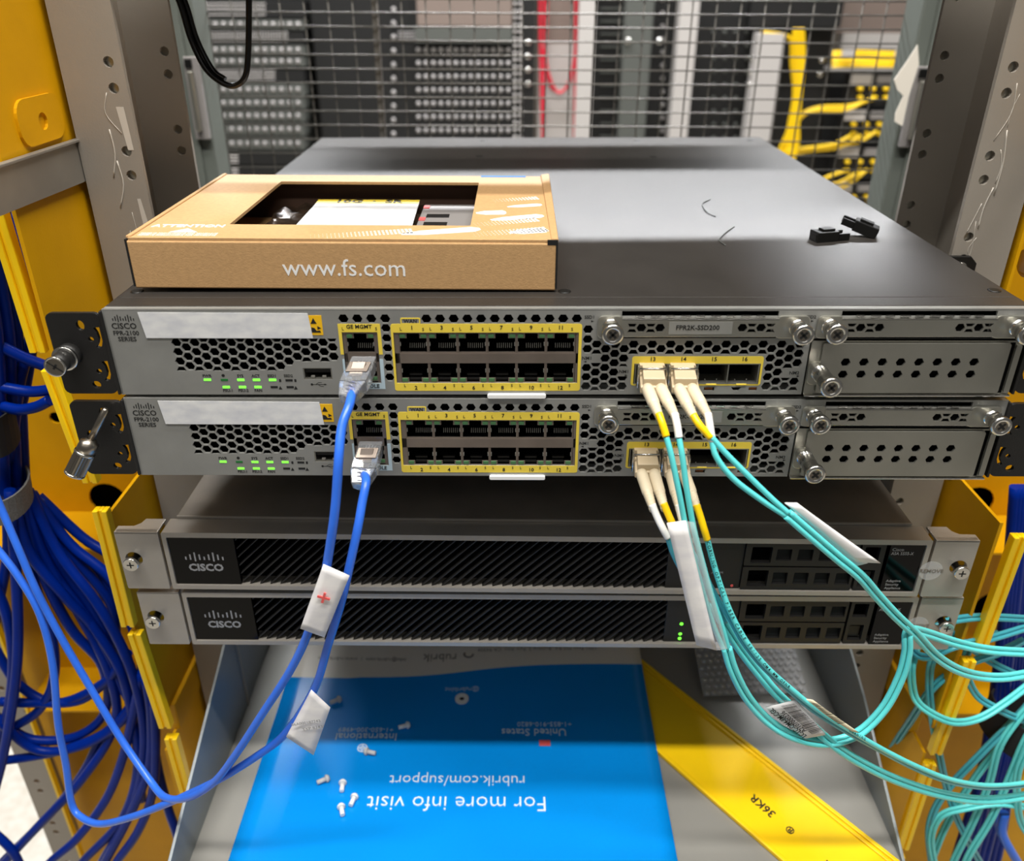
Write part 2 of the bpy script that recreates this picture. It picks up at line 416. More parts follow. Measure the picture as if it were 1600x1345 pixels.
for x in xs_:
    if wm is None: wm = MB().tube([(0,2.2,-20),(0,2.2,330)], .8, 6).build('vertical_wire', 'wire', t, loc=(x,0,0))
    else:
        c = wm.copy(); COL.objects.link(c); c.location = (x*S, 0, 0); c.parent = t
p0 = at(590, 100, 540)[0]
MB().box(p0-3, p0+3, 3, 9, -20, 330).build('door_stiffener', 'wire', t)
t = MB()
P = [at(px, py, 470) for px, py in ((1434,70),(1418,95),(1397,125),(1402,140),(1412,150),(1399,178),(1398,190),(1410,197),(1420,150),(1436,100))]
t.prism([(a, c) for a, b, c in P], 470, 471)
tag(t.build('torn_paper', 'paper'), 'torn white paper sticking out beside the right latch', 'paper')
# ------------------------------------------------------------------ the room far behind
YF = 1900
def fb(x0, x1, y0, y1, Y=YF, dep=120, mb=None, mi=0):
    a = at(x0, y0, Y); b = at(x1, y0, Y); c = at(x0, y1, Y)
    return (mb or MB()).box(a[0], b[0], Y, Y+dep, c[2], a[2], mi)
def fthing(name, mb, mt, label, cat, group=None):
    return tag(mb.build(name, mt), label, cat, group)
def bumps(mb, x0, x1, y0, y1, nx, ny, Y, r=3.2, mi=0, flat=True):
    for i in range(nx):
        for j in range(ny):
            p = at(x0+(x1-x0)*(i+.5)/nx, y0+(y1-y0)*(j+.5)/ny, Y)
            mb.lathe(p, (0,-1,0), [(0, r), (r*.7, r*.75), (r, r*.2)], 7, mi)
# rack frames
t = empty('equipment_rack', (0,YF,-1100), 'tall black equipment rack seen through the mesh at upper left', 'rack')
for x0, x1, y0, y1, nm in ((285,300,-60,330,'rack_side'),(478,640,-60,330,'door_panel')):
    o = fb(x0,x1,y0,y1,YF+40).build(nm,'rblack',t); o.location = (0,-YF*S,1.1)
o = fb(285,640,-60,330,YF+190).build('rack_back','rblack',t); o.location = (0,-YF*S,1.1)
rows = [(2,28,150,1),(30,46,22,0),(48,68,150,1),(70,86,22,0),(88,104,22,0),(108,128,150,1),(130,150,22,0),(152,170,22,0),(172,190,22,0),(192,212,22,0),(214,234,22,0),(236,258,150,1),(260,282,150,1)]
for k, (ya, yb, n, br) in enumerate(rows):
    xr_ = 415 if k == 0 else 450 if k == 2 else 430 if k == 5 else 372 if k > 10 else 472
    t = empty('rack_server', (0,YF,0), ('bright honeycomb' if br else 'dark dimpled')+' server, '+('topmost','second from top','third from top','fourth from top','fifth from top','sixth from top','seventh from top','eighth from top','ninth from top','tenth from top','third from bottom','second from bottom','bottom one')[k]+' in the far left rack', 'server', 'bright honeycomb servers in the far left rack' if br else 'dark dimpled servers in the far left rack')
    o = fb(298,474,ya,yb-1,YF+10).build('server_body','rdark' if not br else 'rblack',t); o.location=(0,-YF*S,0)
    mb = MB()
    if br: bumps(mb, 302, xr_, ya+1, yb-2, 34, 4, YF+10, 2.4)
    else: bumps(mb, 304, xr_, ya+2, yb-2, 13, 1, YF+10, 7)
    o = mb.build('grille_bosses', 'rlight' if br else 'rgrey', t); o.location=(0,-YF*S,0); o['kind']='stuff'
t = empty('drive_array', (0,YF,0), 'grey drive array with rows of round caddies behind the mesh', 'drive array')
o = fb(640,838,-60,330,YF+30).build('array_body','rblack',t); o.location=(0,-YF*S,0)
o = fb(648,800,-60,40,YF+10).build('brown_panel','rbrown',t); o.location=(0,-YF*S,0)
o = fb(648,800,42,66,YF+10).build('grey_panel','rdark',t); o.location=(0,-YF*S,0)
for k in range(7):
    mb = MB(); bumps(mb, 648, 800, 68+21*k, 88+21*k, 13, 1, YF+24, 7)
    o = mb.build('caddy_row','rgrey',t); o.location=(0,-YF*S,0)
mb = MB(); bumps(mb, 800, 818, -10, 230, 2, 22, YF+20, 5); o = mb.build('perforated_strip','rlight',t); o.location=(0,-YF*S,0); o['kind']='stuff'
mb = MB(); bumps(mb, 606, 624, 4, 220, 1, 10, YF+20, 7); bumps(mb, 622, 650, 48, 62, 9, 3, YF+20, 2.6)
o = mb.build('hinge_bosses','rgrey',t); o.location=(0,-YF*S,0); o['kind']='stuff'
for y in (66,88,109,131):
    mb = MB(); p = at(825,y,YF+10); mb.lathe(p,(0,-1,0),[(0,7.5),(4,7.5),(7,4)],14); o = mb.build('bolt','chrome',t); o.location=(0,-YF*S,0)
fthing('cable_column', fb(842,905,-60,68,YF+60).box(*[at(842,68,YF+60)[0], at(905,68,YF+60)[0], YF+60, YF+100, at(842,330,YF+60)[2], at(842,68,YF+60)[2]], 1), ['rbrown','rlight'], 'pale column behind red cables beyond the mesh', 'column')
for i, pts in enumerate([[(845,-60),(846,40),(848,90),(862,138),(885,138),(898,90),(903,0),(903,-60)],[(850,-60),(852,60),(856,110),(872,145),(890,125),(900,60),(897,-60)],[(843,-60),(845,120),(848,230),(850,330)],[(900,-60),(899,120),(897,230),(895,330)],[(856,-60),(853,60),(849,95),(850,200)]]):
    fthing('red_cable', MB().tube(spline([at(x,y,YF+40-6*i) for x,y in pts],6), 3.2, 8), 'rred', 'red cable hanging in front of the pale column beyond the mesh', 'cable', 'red cables beyond the mesh')
fthing('white_post', fb(908,935,-60,330,YF,60), 'rlight', 'narrow pale post right of the red cables beyond the mesh', 'post')
t = empty('dark_cabinet', (0,YF,0), 'black cabinet split by a wide grey post beyond the mesh', 'cabinet')
o = fb(935,1070,-60,330,YF+80,60).build('cabinet_front','rblack',t); o.location=(0,-YF*S,0)
mb = MB(); 
for k in range(14): p0=at(938,-8+20*k,YF+70); p1=at(975,-8+20*k,YF+70); mb.box(p0[0],p1[0],YF+70,YF+80,p0[2]-4,p0[2])
o = mb.build('cabinet_ribs','rdark',t); o.location=(0,-YF*S,0)
mb = MB(); bumps(mb, 1026, 1044, -10, 215, 1, 11, YF+70, 6); o = mb.build('hinge_bosses','rgrey',t); o.location=(0,-YF*S,0); o['kind']='stuff'
t = empty('grey_post', (0,YF,0), 'wide dark grey post with two shiny screws beyond the mesh', 'post')
o = fb(982,1028,-60,330,YF+10,60).build('post_body','rdark',t,3); o.location=(0,-YF*S,0)
for x in (981,1030):
    o = MB().lathe(at(x,64,YF+8),(0,-1,0),[(0,9),(4,9),(8,5)],14).build('screw_head','chrome',t); o.location=(0,-YF*S,0)
fthing('white_post', fb(1070,1100,-60,330,YF,60), 'rlight', 'broad pale post right of the wide grey post beyond the mesh', 'post')
t = empty('equipment_rack', (0,YF,0), 'black rack between the pale post and the white cable duct beyond the mesh', 'rack')
o = fb(1100,1320,-60,330,YF+120,60).build('rack_front','rblack',t); o.location=(0,-YF*S,0)
mb = MB(); bumps(mb, 1106, 1175, 40, 225, 4, 9, YF+112, 6); o = mb.build('knob_grid','rdark',t); o.location=(0,-YF*S,0); o['kind']='stuff'
o = fb(1175,1320,0,42,YF+60,40).build('top_panel','rblack',t); o.location=(0,-YF*S,0)
for i,(x,y) in enumerate(((1176,92),(1173,114),(1171,132),(1284,94),(1281,116))):
    o = MB().lathe(at(x,y,YF+30),(0,-1,0),[(0,7.5),(3,7.5),(6,4)],12).build('bolt','chrome',t); o.location=(0,-YF*S,0)
fthing('cable_duct', fb(1186,1226,52,330,YF,50), 'rlight', 'white vertical cable duct beyond the mesh at right', 'duct')
for i in range(7):
    pts = [(1190+5*i,-20+70),(1232+4*i,60),(1236+3.4*i,100),(1240+2*i,145),(1233+2.5*i,190),(1222+4*i,232),(1200+4*i,290)]
    if i > 1: pts = [(1234+3.4*i,44)]+pts[1:]
    fthing('yellow_fibre_cable', MB().tube(spline([at(x,y,YF+20-4*i) for x,y in pts],6), 3.4, 8), 'fyel', 'yellow fibre cable in the bundle beside the white duct', 'cable', 'yellow fibre cables beside the white duct')
fthing('wall_panel', fb(1318,1450,-60,52,YF+200,40), 'rbrown', 'brownish wall panel at upper right beyond the mesh', 'panel')
fthing('wall_panel', fb(1318,1450,52,76,YF+190,40), 'rlight', 'pale wall panel above the yellow cable tray', 'panel')
fthing('rack_backdrop', fb(1300,1460,110,400,YF+200,40), 'rblack', 'black rack depth behind the fibre patch panels', 'panel')
t = empty('cable_tray', (0,YF,0), 'tray heaped with yellow fibre cables at upper right', 'cable tray')
o = fb(1300,1450,106,111,YF+40,60).build('tray_base','rgrey',t); o.location=(0,-YF*S,0)
for i in range(12):
    yy = 82+2.2*i
    o = MB().tube(spline([at(1300,yy+random.uniform(-2,2),YF+60-i),at(1340,yy+random.uniform(-3,2),YF+60-i),at(1400,yy+random.uniform(-3,2),YF+60-i),at(1460,yy,YF+60-i)],5),3,8).build('yellow_fibre_cable','fyel',t); o.location=(0,-YF*S,0)
for x in (1318,1402):
    o = fb(x,x+18,78,88,YF+30,10).build('white_label','rlight',t); o.location=(0,-YF*S,0)
for k,(x0,x1,y0) in enumerate(((1330,1440,116),(1320,1430,172),(1310,1420,230),(1300,1410,285))):
    t = empty('fibre_patch_unit', (0,YF,0), 'black fibre patch panel with yellow plugs, '+('topmost','second from top','third from top','lowest')[k]+' at right beyond the mesh', 'patch panel', 'fibre patch panels beyond the mesh')
    o = fb(x0,x1,y0,y0+48,YF+60,40).build('panel_body','rblack',t); o.location=(0,-YF*S,0)
    o = fb(x0+2,x0+34,y0,y0+16,YF+52,8).build('white_label','rlight',t); o.location=(0,-YF*S,0)
    o = fb(x0+42,x0+76,y0+2,y0+14,YF+52,8).build('grey_label','rgrey',t); o.location=(0,-YF*S,0)
    for j in range(4):
        for i in range(2):
            x = x0+12+20*j; y = y0+22+14*i
            o = MB().lathe(at(x,y,YF+58),(0,-1,0),[(0,6.5),(14,6.5),(20,3)],10).build('fibre_plug','fyel',t); o.location=(0,-YF*S,0)
for k,pts in enumerate([[(1370,152),(1330,165),(1280,168),(1250,180),(1232,205),(1215,240)],[(1352,158),(1320,172),(1268,174),(1245,192),(1226,230)],[(1370,205),(1340,222),(1290,230),(1240,238)],[(1345,212),(1310,230),(1262,236),(1235,243)],[(1330,212),(1300,226),(1255,232),(1230,236)],[(1355,265),(1330,285),(1310,295),(1290,300)],[(1340,270),(1318,282),(1300,288),(1280,290)],[(1322,266),(1300,274),(1285,280),(1270,282)]]):
    fthing('yellow_fibre_cable', MB().tube(spline([at(x,y,YF+20-3*k) for x,y in pts],6), 4.6, 8), 'fyel', 'yellow fibre cable sweeping from the patch panels to the white duct', 'cable', 'yellow fibre cables from the patch panels')
# ================================================================== firewall appliances (two, stacked)
POSE = {'F1': (.77,0,0,-.0031,-.0070), 'F2': (1.57,-.25,-46.03,-.0008,-.0025), 'A1': (-5.13,18.39,-138.79,-.0072,.0022), 'A2': (-1.97,20.47,-182.05,-.0048,-.0003)}
def hexcol(x, zs, R=2.45, box_=None):
    out = []
    for z in zs:
        p = ngon(x, z, R, 6)
        if box_: p = clipr(p, *box_)
        if p: out.append(p)
    return out
def thumbscrew(par, x, z, L, r=5., name='thumbscrew', slim=False, d=(0,-1,0), mtl='chrome'):
    mb = MB(); p = Vector((x, 0, z)); d = Vector(d).normalized()
    mb.lathe(p, d, [(0, r*.95),(1.2, r*.95),(1.3, r*.8),(L-3.2, r*.78),(L-3.1, r*.98),(L-.5, r),(L, r*.86),(L,r*.62),(L-.5,r*.58)], 24)
    o = mb.build(name, mtl, par)
    mb = MB(); a = d.orthogonal().normalized(); b = d.cross(a); c = p+d*(L-.5)
    mb.lathe(p+d*(L-.9), d, [(0,r*.56),(.45,r*.56)], 20)
    g = mb.build('recess_disc', 'nickel', o)
    mb = MB()
    for ax, bx in ((a,b),(b,a)):
        q = [c+ax*(i*r*.42)+bx*(j*r*.12)+d*k for k in (-.1,.12) for i, j in ((-1,-1),(1,-1),(1,1),(-1,1))]
        mb.hexa(q)
    mb.build('cross_slot', 'print', o)
    return o
CISCO_BARS = [1.1, 1.9, 3.1, 1.9, 1.1, 1.9, 3.1, 1.9, 1.1]
def bridge(mb, x, z, w, y=-.06, s=1.):
    for i, h in enumerate(CISCO_BARS):
        cx = x+(i-4)*w/8; h2 = h*s
        c = z+h2/2-1.5*s+(0.45*s if h > 3 else 0)-(0 if h > 3 else 0)
        lo = z-.9*s if h < 3 else z-1.4*s
        mb.box(cx-.22*s, cx+.22*s, y, y+.05, lo, lo+h2)
def build_firewall():
    r = empty('firewall_appliance')
    # --- faceplate with real openings
    holes = []
    LB = (-186.5, -106.6, -31.1, -14.5)
    for i in range(18):
        x = -183+4.3*i; zz = [-16.6-4.8*k for k in range(4)] if i % 2 == 0 else [-14.2-4.8*k for k in range(5)]
        bx = LB if x < -126 else (-190, -106.6, -26.4, -14.5)
        if i == 13 or i == 12: bx = (-190, -106, -28.6 if i == 12 else -26.4, -14.5)
        holes += hexcol(x, zz, 2.4, bx)
    holes += [ngon(-103.5+6.43*k, -4.7, 2.45, 6) for k in range(4)]
    holes += [ngon(-84.2, -9.4-5.02*k, 2.3, 6) for k in range(6)]
    holes += [ngon(-65.2+6.32*k, -4.8, 2.45, 6) for k in range(12)]
    top = -15.7
    for k in range(24):
        x = 9.7+4.33*k
        if x > 111.5: break
        zz = [-10.1, -15.1]+[-19.95-4.85*j for j in range(5)] if k == 0 else ([-19.95-4.85*j for j in range(5)] if k % 2 == 0 else [-17.5-4.85*j for j in range(6)])
        for z in zz:
            for bx in [(0,200,-41.6, -7 if k == 0 else top)]:
                p = clipr(ngon(x, z, 2.4, 6), *bx)
                if not p: continue
                if x < 15.8: 
                    if z < -21.5 and z > -28: p = clipr(p, 0,200,-22.6,0) if z > -25 else clipr(p,0,200,-60,-27)
                if x < 15.8 and -25.5 < z < -22.7: p = None
                if p and 24 < x < 30:
                    if z > -31.4: p = clipr(p,0,200,-29.0,0)
                    else: p = clipr(p,0,200,-60,-34.0)
                if p and 30 < x < 95:
                    if z > -25: p = clipr(p,0,200,-22.7,0)
                    else: p = None
                if p and x > 101.5 and -36.5 < z < -27:
                    p = clipr(p,0,200,-30,0) if z > -31 else clipr(p,0,200,-60,-34.8)
                if p: holes.append(p)
    holes = [h for h in holes if len(h) >= 3]
    holes += [rect(-125.2, -111.6, -35.6, -29.6), rect(-104.9, -88.4, -37.5, -11.3), rect(-81, 5.5, -37.5, -11.5), rect(32.2, 92.3, -38.1, -27.3),
              rect(25, 97, -3.6, -1.0), rect(66.5, 71.5, -41.6, -39.8), rect(88, 92, -41.6, -39.8), [(79.5,-39.8),(84.5,-39.8),(83.3,-41.6),(80.8,-41.6)]]
    fp = plate([rect(-214.3, 113.7, -43.6, 0)]+holes, 0, 1.2).build('faceplate', 'face', r)
    MB().box(-214.3, 214.3, 0, 14.5, -1.0, 0).box(-214.3, -213.3, 0, 14, -43.6, -1).box(-214.3, 113.7, 0, 14, -43.6, -42.9).build('faceplate_rim', 'face', fp, .5)
    # --- chassis
    ch = MB().box(-214, 214, 16, 480, -43.4, 0).build('chassis', 'cover', r, .6)
    MB().box(-213.6, 213.6, 14.4, 15.9, -43.4, -.9).build('cover_seam', 'dark', ch)
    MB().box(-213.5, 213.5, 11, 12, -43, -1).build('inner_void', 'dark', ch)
    MB().box(-214, 113, 2.4, 14.3, -1.2, -.9).build('front_lip', 'cover', ch)
    mb = MB(); MB()
    o = MB().box(-214, 214, 3.5, 15.2, -.9, .25).build('front_collar', 'cover', r, .4)
    for x, y in ((208.3,25.5),(-.2,24.5),(-208,25),(-56,462),(-56,382),(92,462),(95,378),(200,462)):
        MB().lathe((x,y,-.1),(0,0,1),[(0,3.2),(.35,3.1),(.5,2.4)],18).build('cover_screw','black',r)
    # --- logo and lettering
    mb = MB(); bridge(mb, -205.3, -4.6, 9.6, s=1.15); o = mb.build('logo_bars','print',r); o['kind'] = 'stuff'
    for s_, x, z, sz in (('CISCO',-205.6,-8.3,2.9),('FPR-2100',-205.4,-11.8,2.25),('SERIES',-205.5,-14.8,2.25)): MB().text(s_,x,z,sz,bold=.02).build('lettering','print',r)
    mb = MB()
    for i, (x, s_) in enumerate(((-171.5,'PWR'),(-155.6,'SYS'),(-148.2,'ACT'),(-140.4,'SSD1'),(-132.6,'SSD2'))): mb.text(s_, x, -33.7, 1.45, bold=.015)
    for x, s_ in ((-162.6,'PSU-1'),(-155.2,'PSU-2'),(-148,'FAN')): mb.text(s_, x, -41.5, 1.45, bold=.015)
    mb.lathe((-163.7,-.06,-33.5),(0,1,0),[(0,.8),(.05,.8)],14)
    for x in (-137.2,-129.8): mb.prism([(x-.9,-40.9),(x+.9,-40.9),(x,-39)], -.06, 0)
    for x in (-136.8,-129.5): mb.prism(rrect(x-.5,x+.5,-36.9,-35.4,.2,2), -.06, 0)
    # usb trident
    mb.box(-121.6,-115.4,-.06,0,-38.35,-38.1); mb.prism([(-115.8,-37.8),(-114.6,-38.2),(-115.8,-38.7)],-.06,0); mb.lathe((-121.8,-.06,-38.2),(0,1,0),[(0,.6),(.05,.6)],10)
    mb.prism([(-120,-38.2),(-118.6,-37.1),(-117,-37.1),(-117,-37.3),(-118.5,-37.3),(-119.7,-38.2)],-.06,0); mb.prism([(-119,-38.3),(-117.6,-39.3),(-116.2,-39.3),(-116.2,-39.1),(-117.5,-39.1),(-118.7,-38.3)],-.06,0)
    for s_, x, z, sz in (('SSD1',10.2,-4.0,1.6),('SSD2',112.0,-4.0,1.6),('NM1',9.7,-24.6,1.7),('NM1',27.6,-31.6,1.7),('NM2',108.6,-32.3,1.7)): mb.text(s_, x, z, sz, bold=.015)
    for x, z, d in ((11.6,-6,1),(113,-6,1),(8.8,-26.4,-1),(28.8,-33.5,1),(110.8,-34,1)): mb.prism([(x-.7*d,z+.5),(x+.7*d,z),(x-.7*d,z-.5)][::d], -.06, 0)
    lt = mb.build('small_lettering', 'print', r); lt['kind'] = 'stuff'
    # --- stickers
    st = MB().box(-119.5,-113.5,-.15,0,-12.7,-3).build('static_warning_sticker', 'esd', r)
    MB().prism([(-118.8,-7),(-116,-7),(-117.4,-4.2)],-.25,-.15).prism([(-119,-11.4),(-114.4,-11.4),(-114.8,-10.4),(-116.4,-10.6),(-117.2,-9.2),(-118.6,-8.8)],-.25,-.15).prism([(-115.9,-10.0),(-114.2,-9.2),(-115.9,-8.2)],-.25,-.15).build('warning_symbol','print',st)
    MB().hexa([(-196.2,-.5,-14),(-118.4,-.5,-14.2),(-118.4,-.3,-14.2),(-196.2,-.3,-14),(-197.8,-.5,-1.3),(-119.6,-.5,-1.8),(-119.6,-.3,-1.8),(-197.8,-.3,-1.3)]).build('paper_name_label','white',r)
    MB().prism(rrect(-37.6,-9.4,-45.2,-43.0,.8,3),-1.6,.6).build('pull_tab','pwhite',r,.2)
    # --- status leds
    for x, z, on in ((-171.6,-35.7,1),(-163.5,-35.8,2),(-155.6,-35.8,1),(-148.1,-35.8,1),(-140.4,-35.8,1),(-132.5,-36,0),(-163.2,-39.6,1),(-155.4,-39.6,1),(-147.9,-39.6,1),(-140.1,-39.6,0),(-132.4,-39.6,0)):
        MB().box(x-1.7,x+1.7,-.12,.2,z-.55,z+.55).build('status_light', 'ledon' if on == 1 else 'leddim' if on == 2 else 'print', r)
    # --- usb port
    u = MB().box(-125.1,-111.7,.2,9,-35.5,-35.2).box(-125.1,-111.7,.2,9,-30,-29.7).box(-125.1,-124.7,.2,9,-35.2,-30).box(-112.1,-111.7,.2,9,-35.2,-30).build('usb_port','zinc',r)
    MB().box(-124.6,-112.2,1.5,9,-32.5,-30).build('usb_tongue','black',u)
    for x in (-121,-115.6): MB().box(x-.9,x+.9,.6,1.6,-34.9,-34).build('usb_spring','gold',u)
    # --- printed port frames
    def frame(name, outer, inner, mt, rr_=1.2):
        return plate([rrect(*outer, rr_), rect(*inner)], -.12, .12).build(name, mt, r)
    f1 = plate([[(-106.4,-7.2),(-86.8,-7.2),(-86.5,-22.6),(-88.3,-22.6),(-88.3,-11.3),(-104.9,-11.3),(-104.9,-22.6),(-106.4,-22.6)]], -.12, .12).build('yellow_port_frame','yprint',r)
    MB().text('GE MGMT',-96.6,-8.6,1.95,y=-.2,bold=.02).text('L',-104.2,-9.6,1.5,y=-.2).text('S',-88.7,-9.6,1.5,y=-.2).build('frame_lettering','print',f1)['kind'] = 'stuff'
    f2 = plate([[(-105.9,-25),(-104.9,-25),(-104.9,-37.6),(-88.3,-37.6),(-88.3,-25),(-86.6,-25),(-86.6,-40.6),(-105.9,-40.6)]], -.12,.12).build('pale_port_frame','bprint',r)
    MB().text('CONSOLE',-95.5,-39.1,1.95,y=-.2,bold=.02).build('frame_lettering','print',f2)
    f3 = frame('yellow_port_frame',(-82,6.9,-41.6,-7.2),(-80.9,5.5,-37.5,-11.5),'yprint')
    mb = MB(); C0 = -72.1; PT = 13.83
    for i in range(6):
        c = C0+PT*i
        mb.text(str(2*i+1), c, -9.1, 2.0, y=-.2, bold=.02).text('L', c-5.2, -9.7, 1.5, y=-.2).text('S', c+5.2, -9.9, 1.5, y=-.2)
        mb.text(str(2*i+2), c+.3, -40, 2.0, y=-.2, bold=.02).text('L', c-5.0, -38.8, 1.4, y=-.2).text('S', c+4.8, -38.8, 1.4, y=-.2)
    mb.build('frame_lettering','print',f3)['kind'] = 'stuff'
    f4 = plate([rrect(-77.2,-68,-7.2,-4.2,.6), rect(-76.6,-68.6,-6.9,-4.8)], -.12,.12).build('network_label_frame','yprint',r)
    MB().text('WAN',-72.6,-5.9,1.8,y=-.1,bold=.02).build('frame_lettering','print',f4)
    f5 = frame('yellow_port_frame',(31.1,93.2,-38.8,-23.6),(32.3,92.2,-38,-27.3),'yprint')
    mb = MB()
    for i, x in enumerate((40.8,55.2,69.7,84.1)): mb.text(str(13+i), x, -25.1, 2.1, y=-.2, bold=.02)
    mb.build('frame_lettering','print',f5)['kind'] = 'stuff'
    # --- ethernet jacks
    def jack_mesh(up):
        mb = MB()
        if up:
            o_ = [(-6.3,-9.6),(6.3,-9.6),(6.3,-2.6),(3.0,-2.6),(3.0,-.2),(-3.0,-.2),(-3.0,-2.6),(-6.3,-2.6)]
        else:
            o_ = [(-6.3,0),(-6.3,-8),(-3,-8),(-3,-10.2),(3,-10.2),(3,-8),(6.3,-8),(6.3,0)][::-1]
        plate([rect(-6.88,6.88,-10.6,.4), o_], .25, .5, mb, 0)
        mb.box(-6.8,6.8,9,10,-10.6,.4,1).box(-6.8,-6.5,.8,9,-10.6,.4,1).box(6.5,6.8,.8,9,-10.6,.4,1)
        mb.box(-6.5,6.5,.8,9,-10.6,-10.3,1).box(-6.5,6.5,.8,9,.1,.4,1)
        if up:
            for k in range(8):
                x = -2.4+k*.98; mb.hexa([(x,4.4,-9.2),(x+.3,4.4,-9.2),(x+.3,4.7,-9.2),(x,4.7,-9.2),(x,5.6,-7.2),(x+.3,5.6,-7.2),(x+.3,5.9,-7.2),(x,5.9,-7.2)],2)
            for sx in (-1,1): mb.box(sx*6.2,sx*5.9,.1,1.5,-6.5,-4.8,2)
        else:
            mb.box(-3,3,2.5,4.5,-7.6,-6.6,3); mb.box(-2.8,2.8,1.6,6,-9.6,-8.9,3)
            for sx in (-1,1): mb.box(sx*6.2,sx*5.9,.1,1.5,-5.2,-3.5,2)
        return mb
    lens = {}
    def jack(cx, ztop, up):
        key = ('j', up)
        if key not in lens:
            o = jack_mesh(up).build('ethernet_jack', ['shield','dark','gold','drive'], r); lens[key] = o
        else:
            o = lens[key].copy(); COL.objects.link(o)
        o.location = (cx*S, .3*S, ztop*S)
        for sx in (-1, 1):
            if 'led' not in lens:
                l = MB().box(-1.35,1.35,-.1,.8,-.9,.9).build('link_light','ledoff',o,.2); lens['led'] = l
            else:
                l = lens['led'].copy(); COL.objects.link(l); l.parent = o
            l.location = (sx*4.95*S, 0, (-1.5 if up else -9.1)*S)
    for i in range(6):
        jack(C0+PT*i+.15, -12.0, True); jack(C0+PT*i+.15, -27.0, False)
    sh = MB().box(-80.8,5.4,.35,1.2,-27.3,-22.2).box(-80.8,-78.6,.35,1.2,-37.4,-11.7).box(4.3,5.4,.35,1.2,-37.4,-11.7).build('port_shield','shield',r)
    jack(-96.6, -12.0, True); jack(-96.4, -26.2, False)
    MB().box(-104.7,-88.5,.5,1.3,-26.6,-22.2).box(-104.7,-103.3,.5,1.3,-37.4,-11.5).box(-89.8,-88.5,.5,1.3,-37.4,-11.5).build('port_shield','shield',r)
    # --- fibre cage
    mb = MB().box(32.3,92.2,12,12.5,-38,-27.3,1)
    for x in (33.0,47.9,62.4,77.0,91.5): mb.box(x-.25,x+.25,-.3,12,-38,-27.3,0)
    mb.box(32.3,92.2,-.2,12,-27.8,-27.3,0).box(32.3,92.2,-.2,12,-38,-37.7,0)
    for x in (69.7,84.1):
        for k in (-1,1): mb.lathe((x+2.8*k,2,-36.5),(0,-1,0),[(0,.3),(.4,.2)],6,0)
        mb.box(x-2.4,x+2.4,-.6,0,-38.5,-37.9,2)
    mb.build('fibre_cage',['zinc','dark','yprint'],r)
    for x in (69.0,90.0): MB().box(x-1.9,x+1.9,.9,1.5,-41.4,-39.9).build('port_lamp_window','orange',r)
    # --- drive carriers
    for j, (x0, x1) in enumerate(((24.9,97.2),(126.0,197.4))):
        hs = []
        for a, (hx, flip) in enumerate(((x0+9.2,1),(x1-16.5,-1))):
            full = (hx, hx+8.6); half = (hx-4.3, hx+4.3) if flip == 1 else (hx+4.3, hx+12.9)
            hs += [ngon(x, -8.7, 2.3, 6) for x in full]
            for x in half:
                for dz, bx in ((2.45, (0,300,-8.2,-6.6)), (-2.45, (0,300,-10.9,-9.3))):
                    p = clipr(ngon(x, -8.7+dz*1.0, 2.3, 6), *bx)
                    if p: hs.append(p)
        bar = plate([rect(x0, x1, -13.0, -4.6)]+hs, -1.6, 1.0).build('drive_carrier', 'zinc', r, .15)
        MB().box(x0,x1,-1.6,1,-5.0,-4.3).box(x0,x1,-1.6,.5,-13.2,-12.9).build('carrier_edge','chrome',bar,.2)
        MB().box(x0+3,x1-3,-.55,-.5,-12,-5.5).build('carrier_void','dark',bar)
        MB().prism(rrect(x0-11,x0+1,-14.2,-3.0,2.5),-1.3,-.1).build('carrier_ear','zinc',bar,.4)
        MB().prism(rrect(x1-1,x1+14.5,-14.2,-3.0,2.5),-1.3,-.1).build('carrier_ear','zinc',bar,.4)
        MB().box(x0,x1,-.2,.3,-14.3,-13.5).build('shadow_gap','dark',bar)
        for k in range(9):
            xx = x0+6.5+(x1-x0-10)*k/9
            MB().box(xx,xx+(4.6 if k%2 else 4.0),-.9,.2,-3.7,-2.9).build('gasket_finger','chrome',bar,.1)
        thumbscrew(r, (20.0,121.3)[j], -8.6, 11)
        thumbscrew(r, (106.3,207.8)[j], -8.9, 11)
        if j == 0:
            lb = MB().box(46.8,76,-1.7,-1.6,-11.8,-5.7).build('part_label','face',bar)
            MB().text('FPR2K-SSD200',60,-8.6,2.35,y=-1.78,bold=.02).build('label_lettering','print',lb)
    # face behind second carrier and module blank
    fr = plate([rect(113.7,214.3,-15.0,0), rect(126,197.3,-3.6,-1)], 0, 1.2).build('faceplate_right','face',r)
    MB().box(114.2,214,-.2,1,-15.3,-14.6).build('shadow_gap','dark',fr)
    hs = [ngon(131.2+8.62*k, -25.9, 2.35, 6) for k in range(8)]+[ngon(131.0+8.62*k, -32.2, 2.35, 6) for k in range(8)]
    nb = plate([rrect(114.4,212.8,-43.4,-15.6,.8), rrect(121.5,206.5,-41.8,-17.0,.8)], -.4, 1.4).build('module_blank_panel','zinc',r)
    plate([rrect(119.5,206.8,-42,-16.4,1.2)]+hs, -2.0, 1.0).build('raised_panel','zinc',nb,.35)
    MB().box(122,206,.6,.7,-41,-17).build('panel_void','dark',nb)
    MB().box(114.4,213,-2.2,-.4,-43.9,-43.0).build('bottom_lip','chrome',nb,.3)
    MB().box(207,209.4,-.5,-.3,-42.5,-16.5).build('shadow_gap','dark',nb)
    MB().prism(rrect(209.6,212.4,-42,-17.5,.8),-1.6,-.4).build('ejector_strip','zinc',nb,.2)
    MB().prism(rrect(114.5,125.5,-38,-26,3),-1.6,-.3).build('screw_boss','zinc',nb,.4)
    thumbscrew(r, 120.2, -31.6, 18.5)
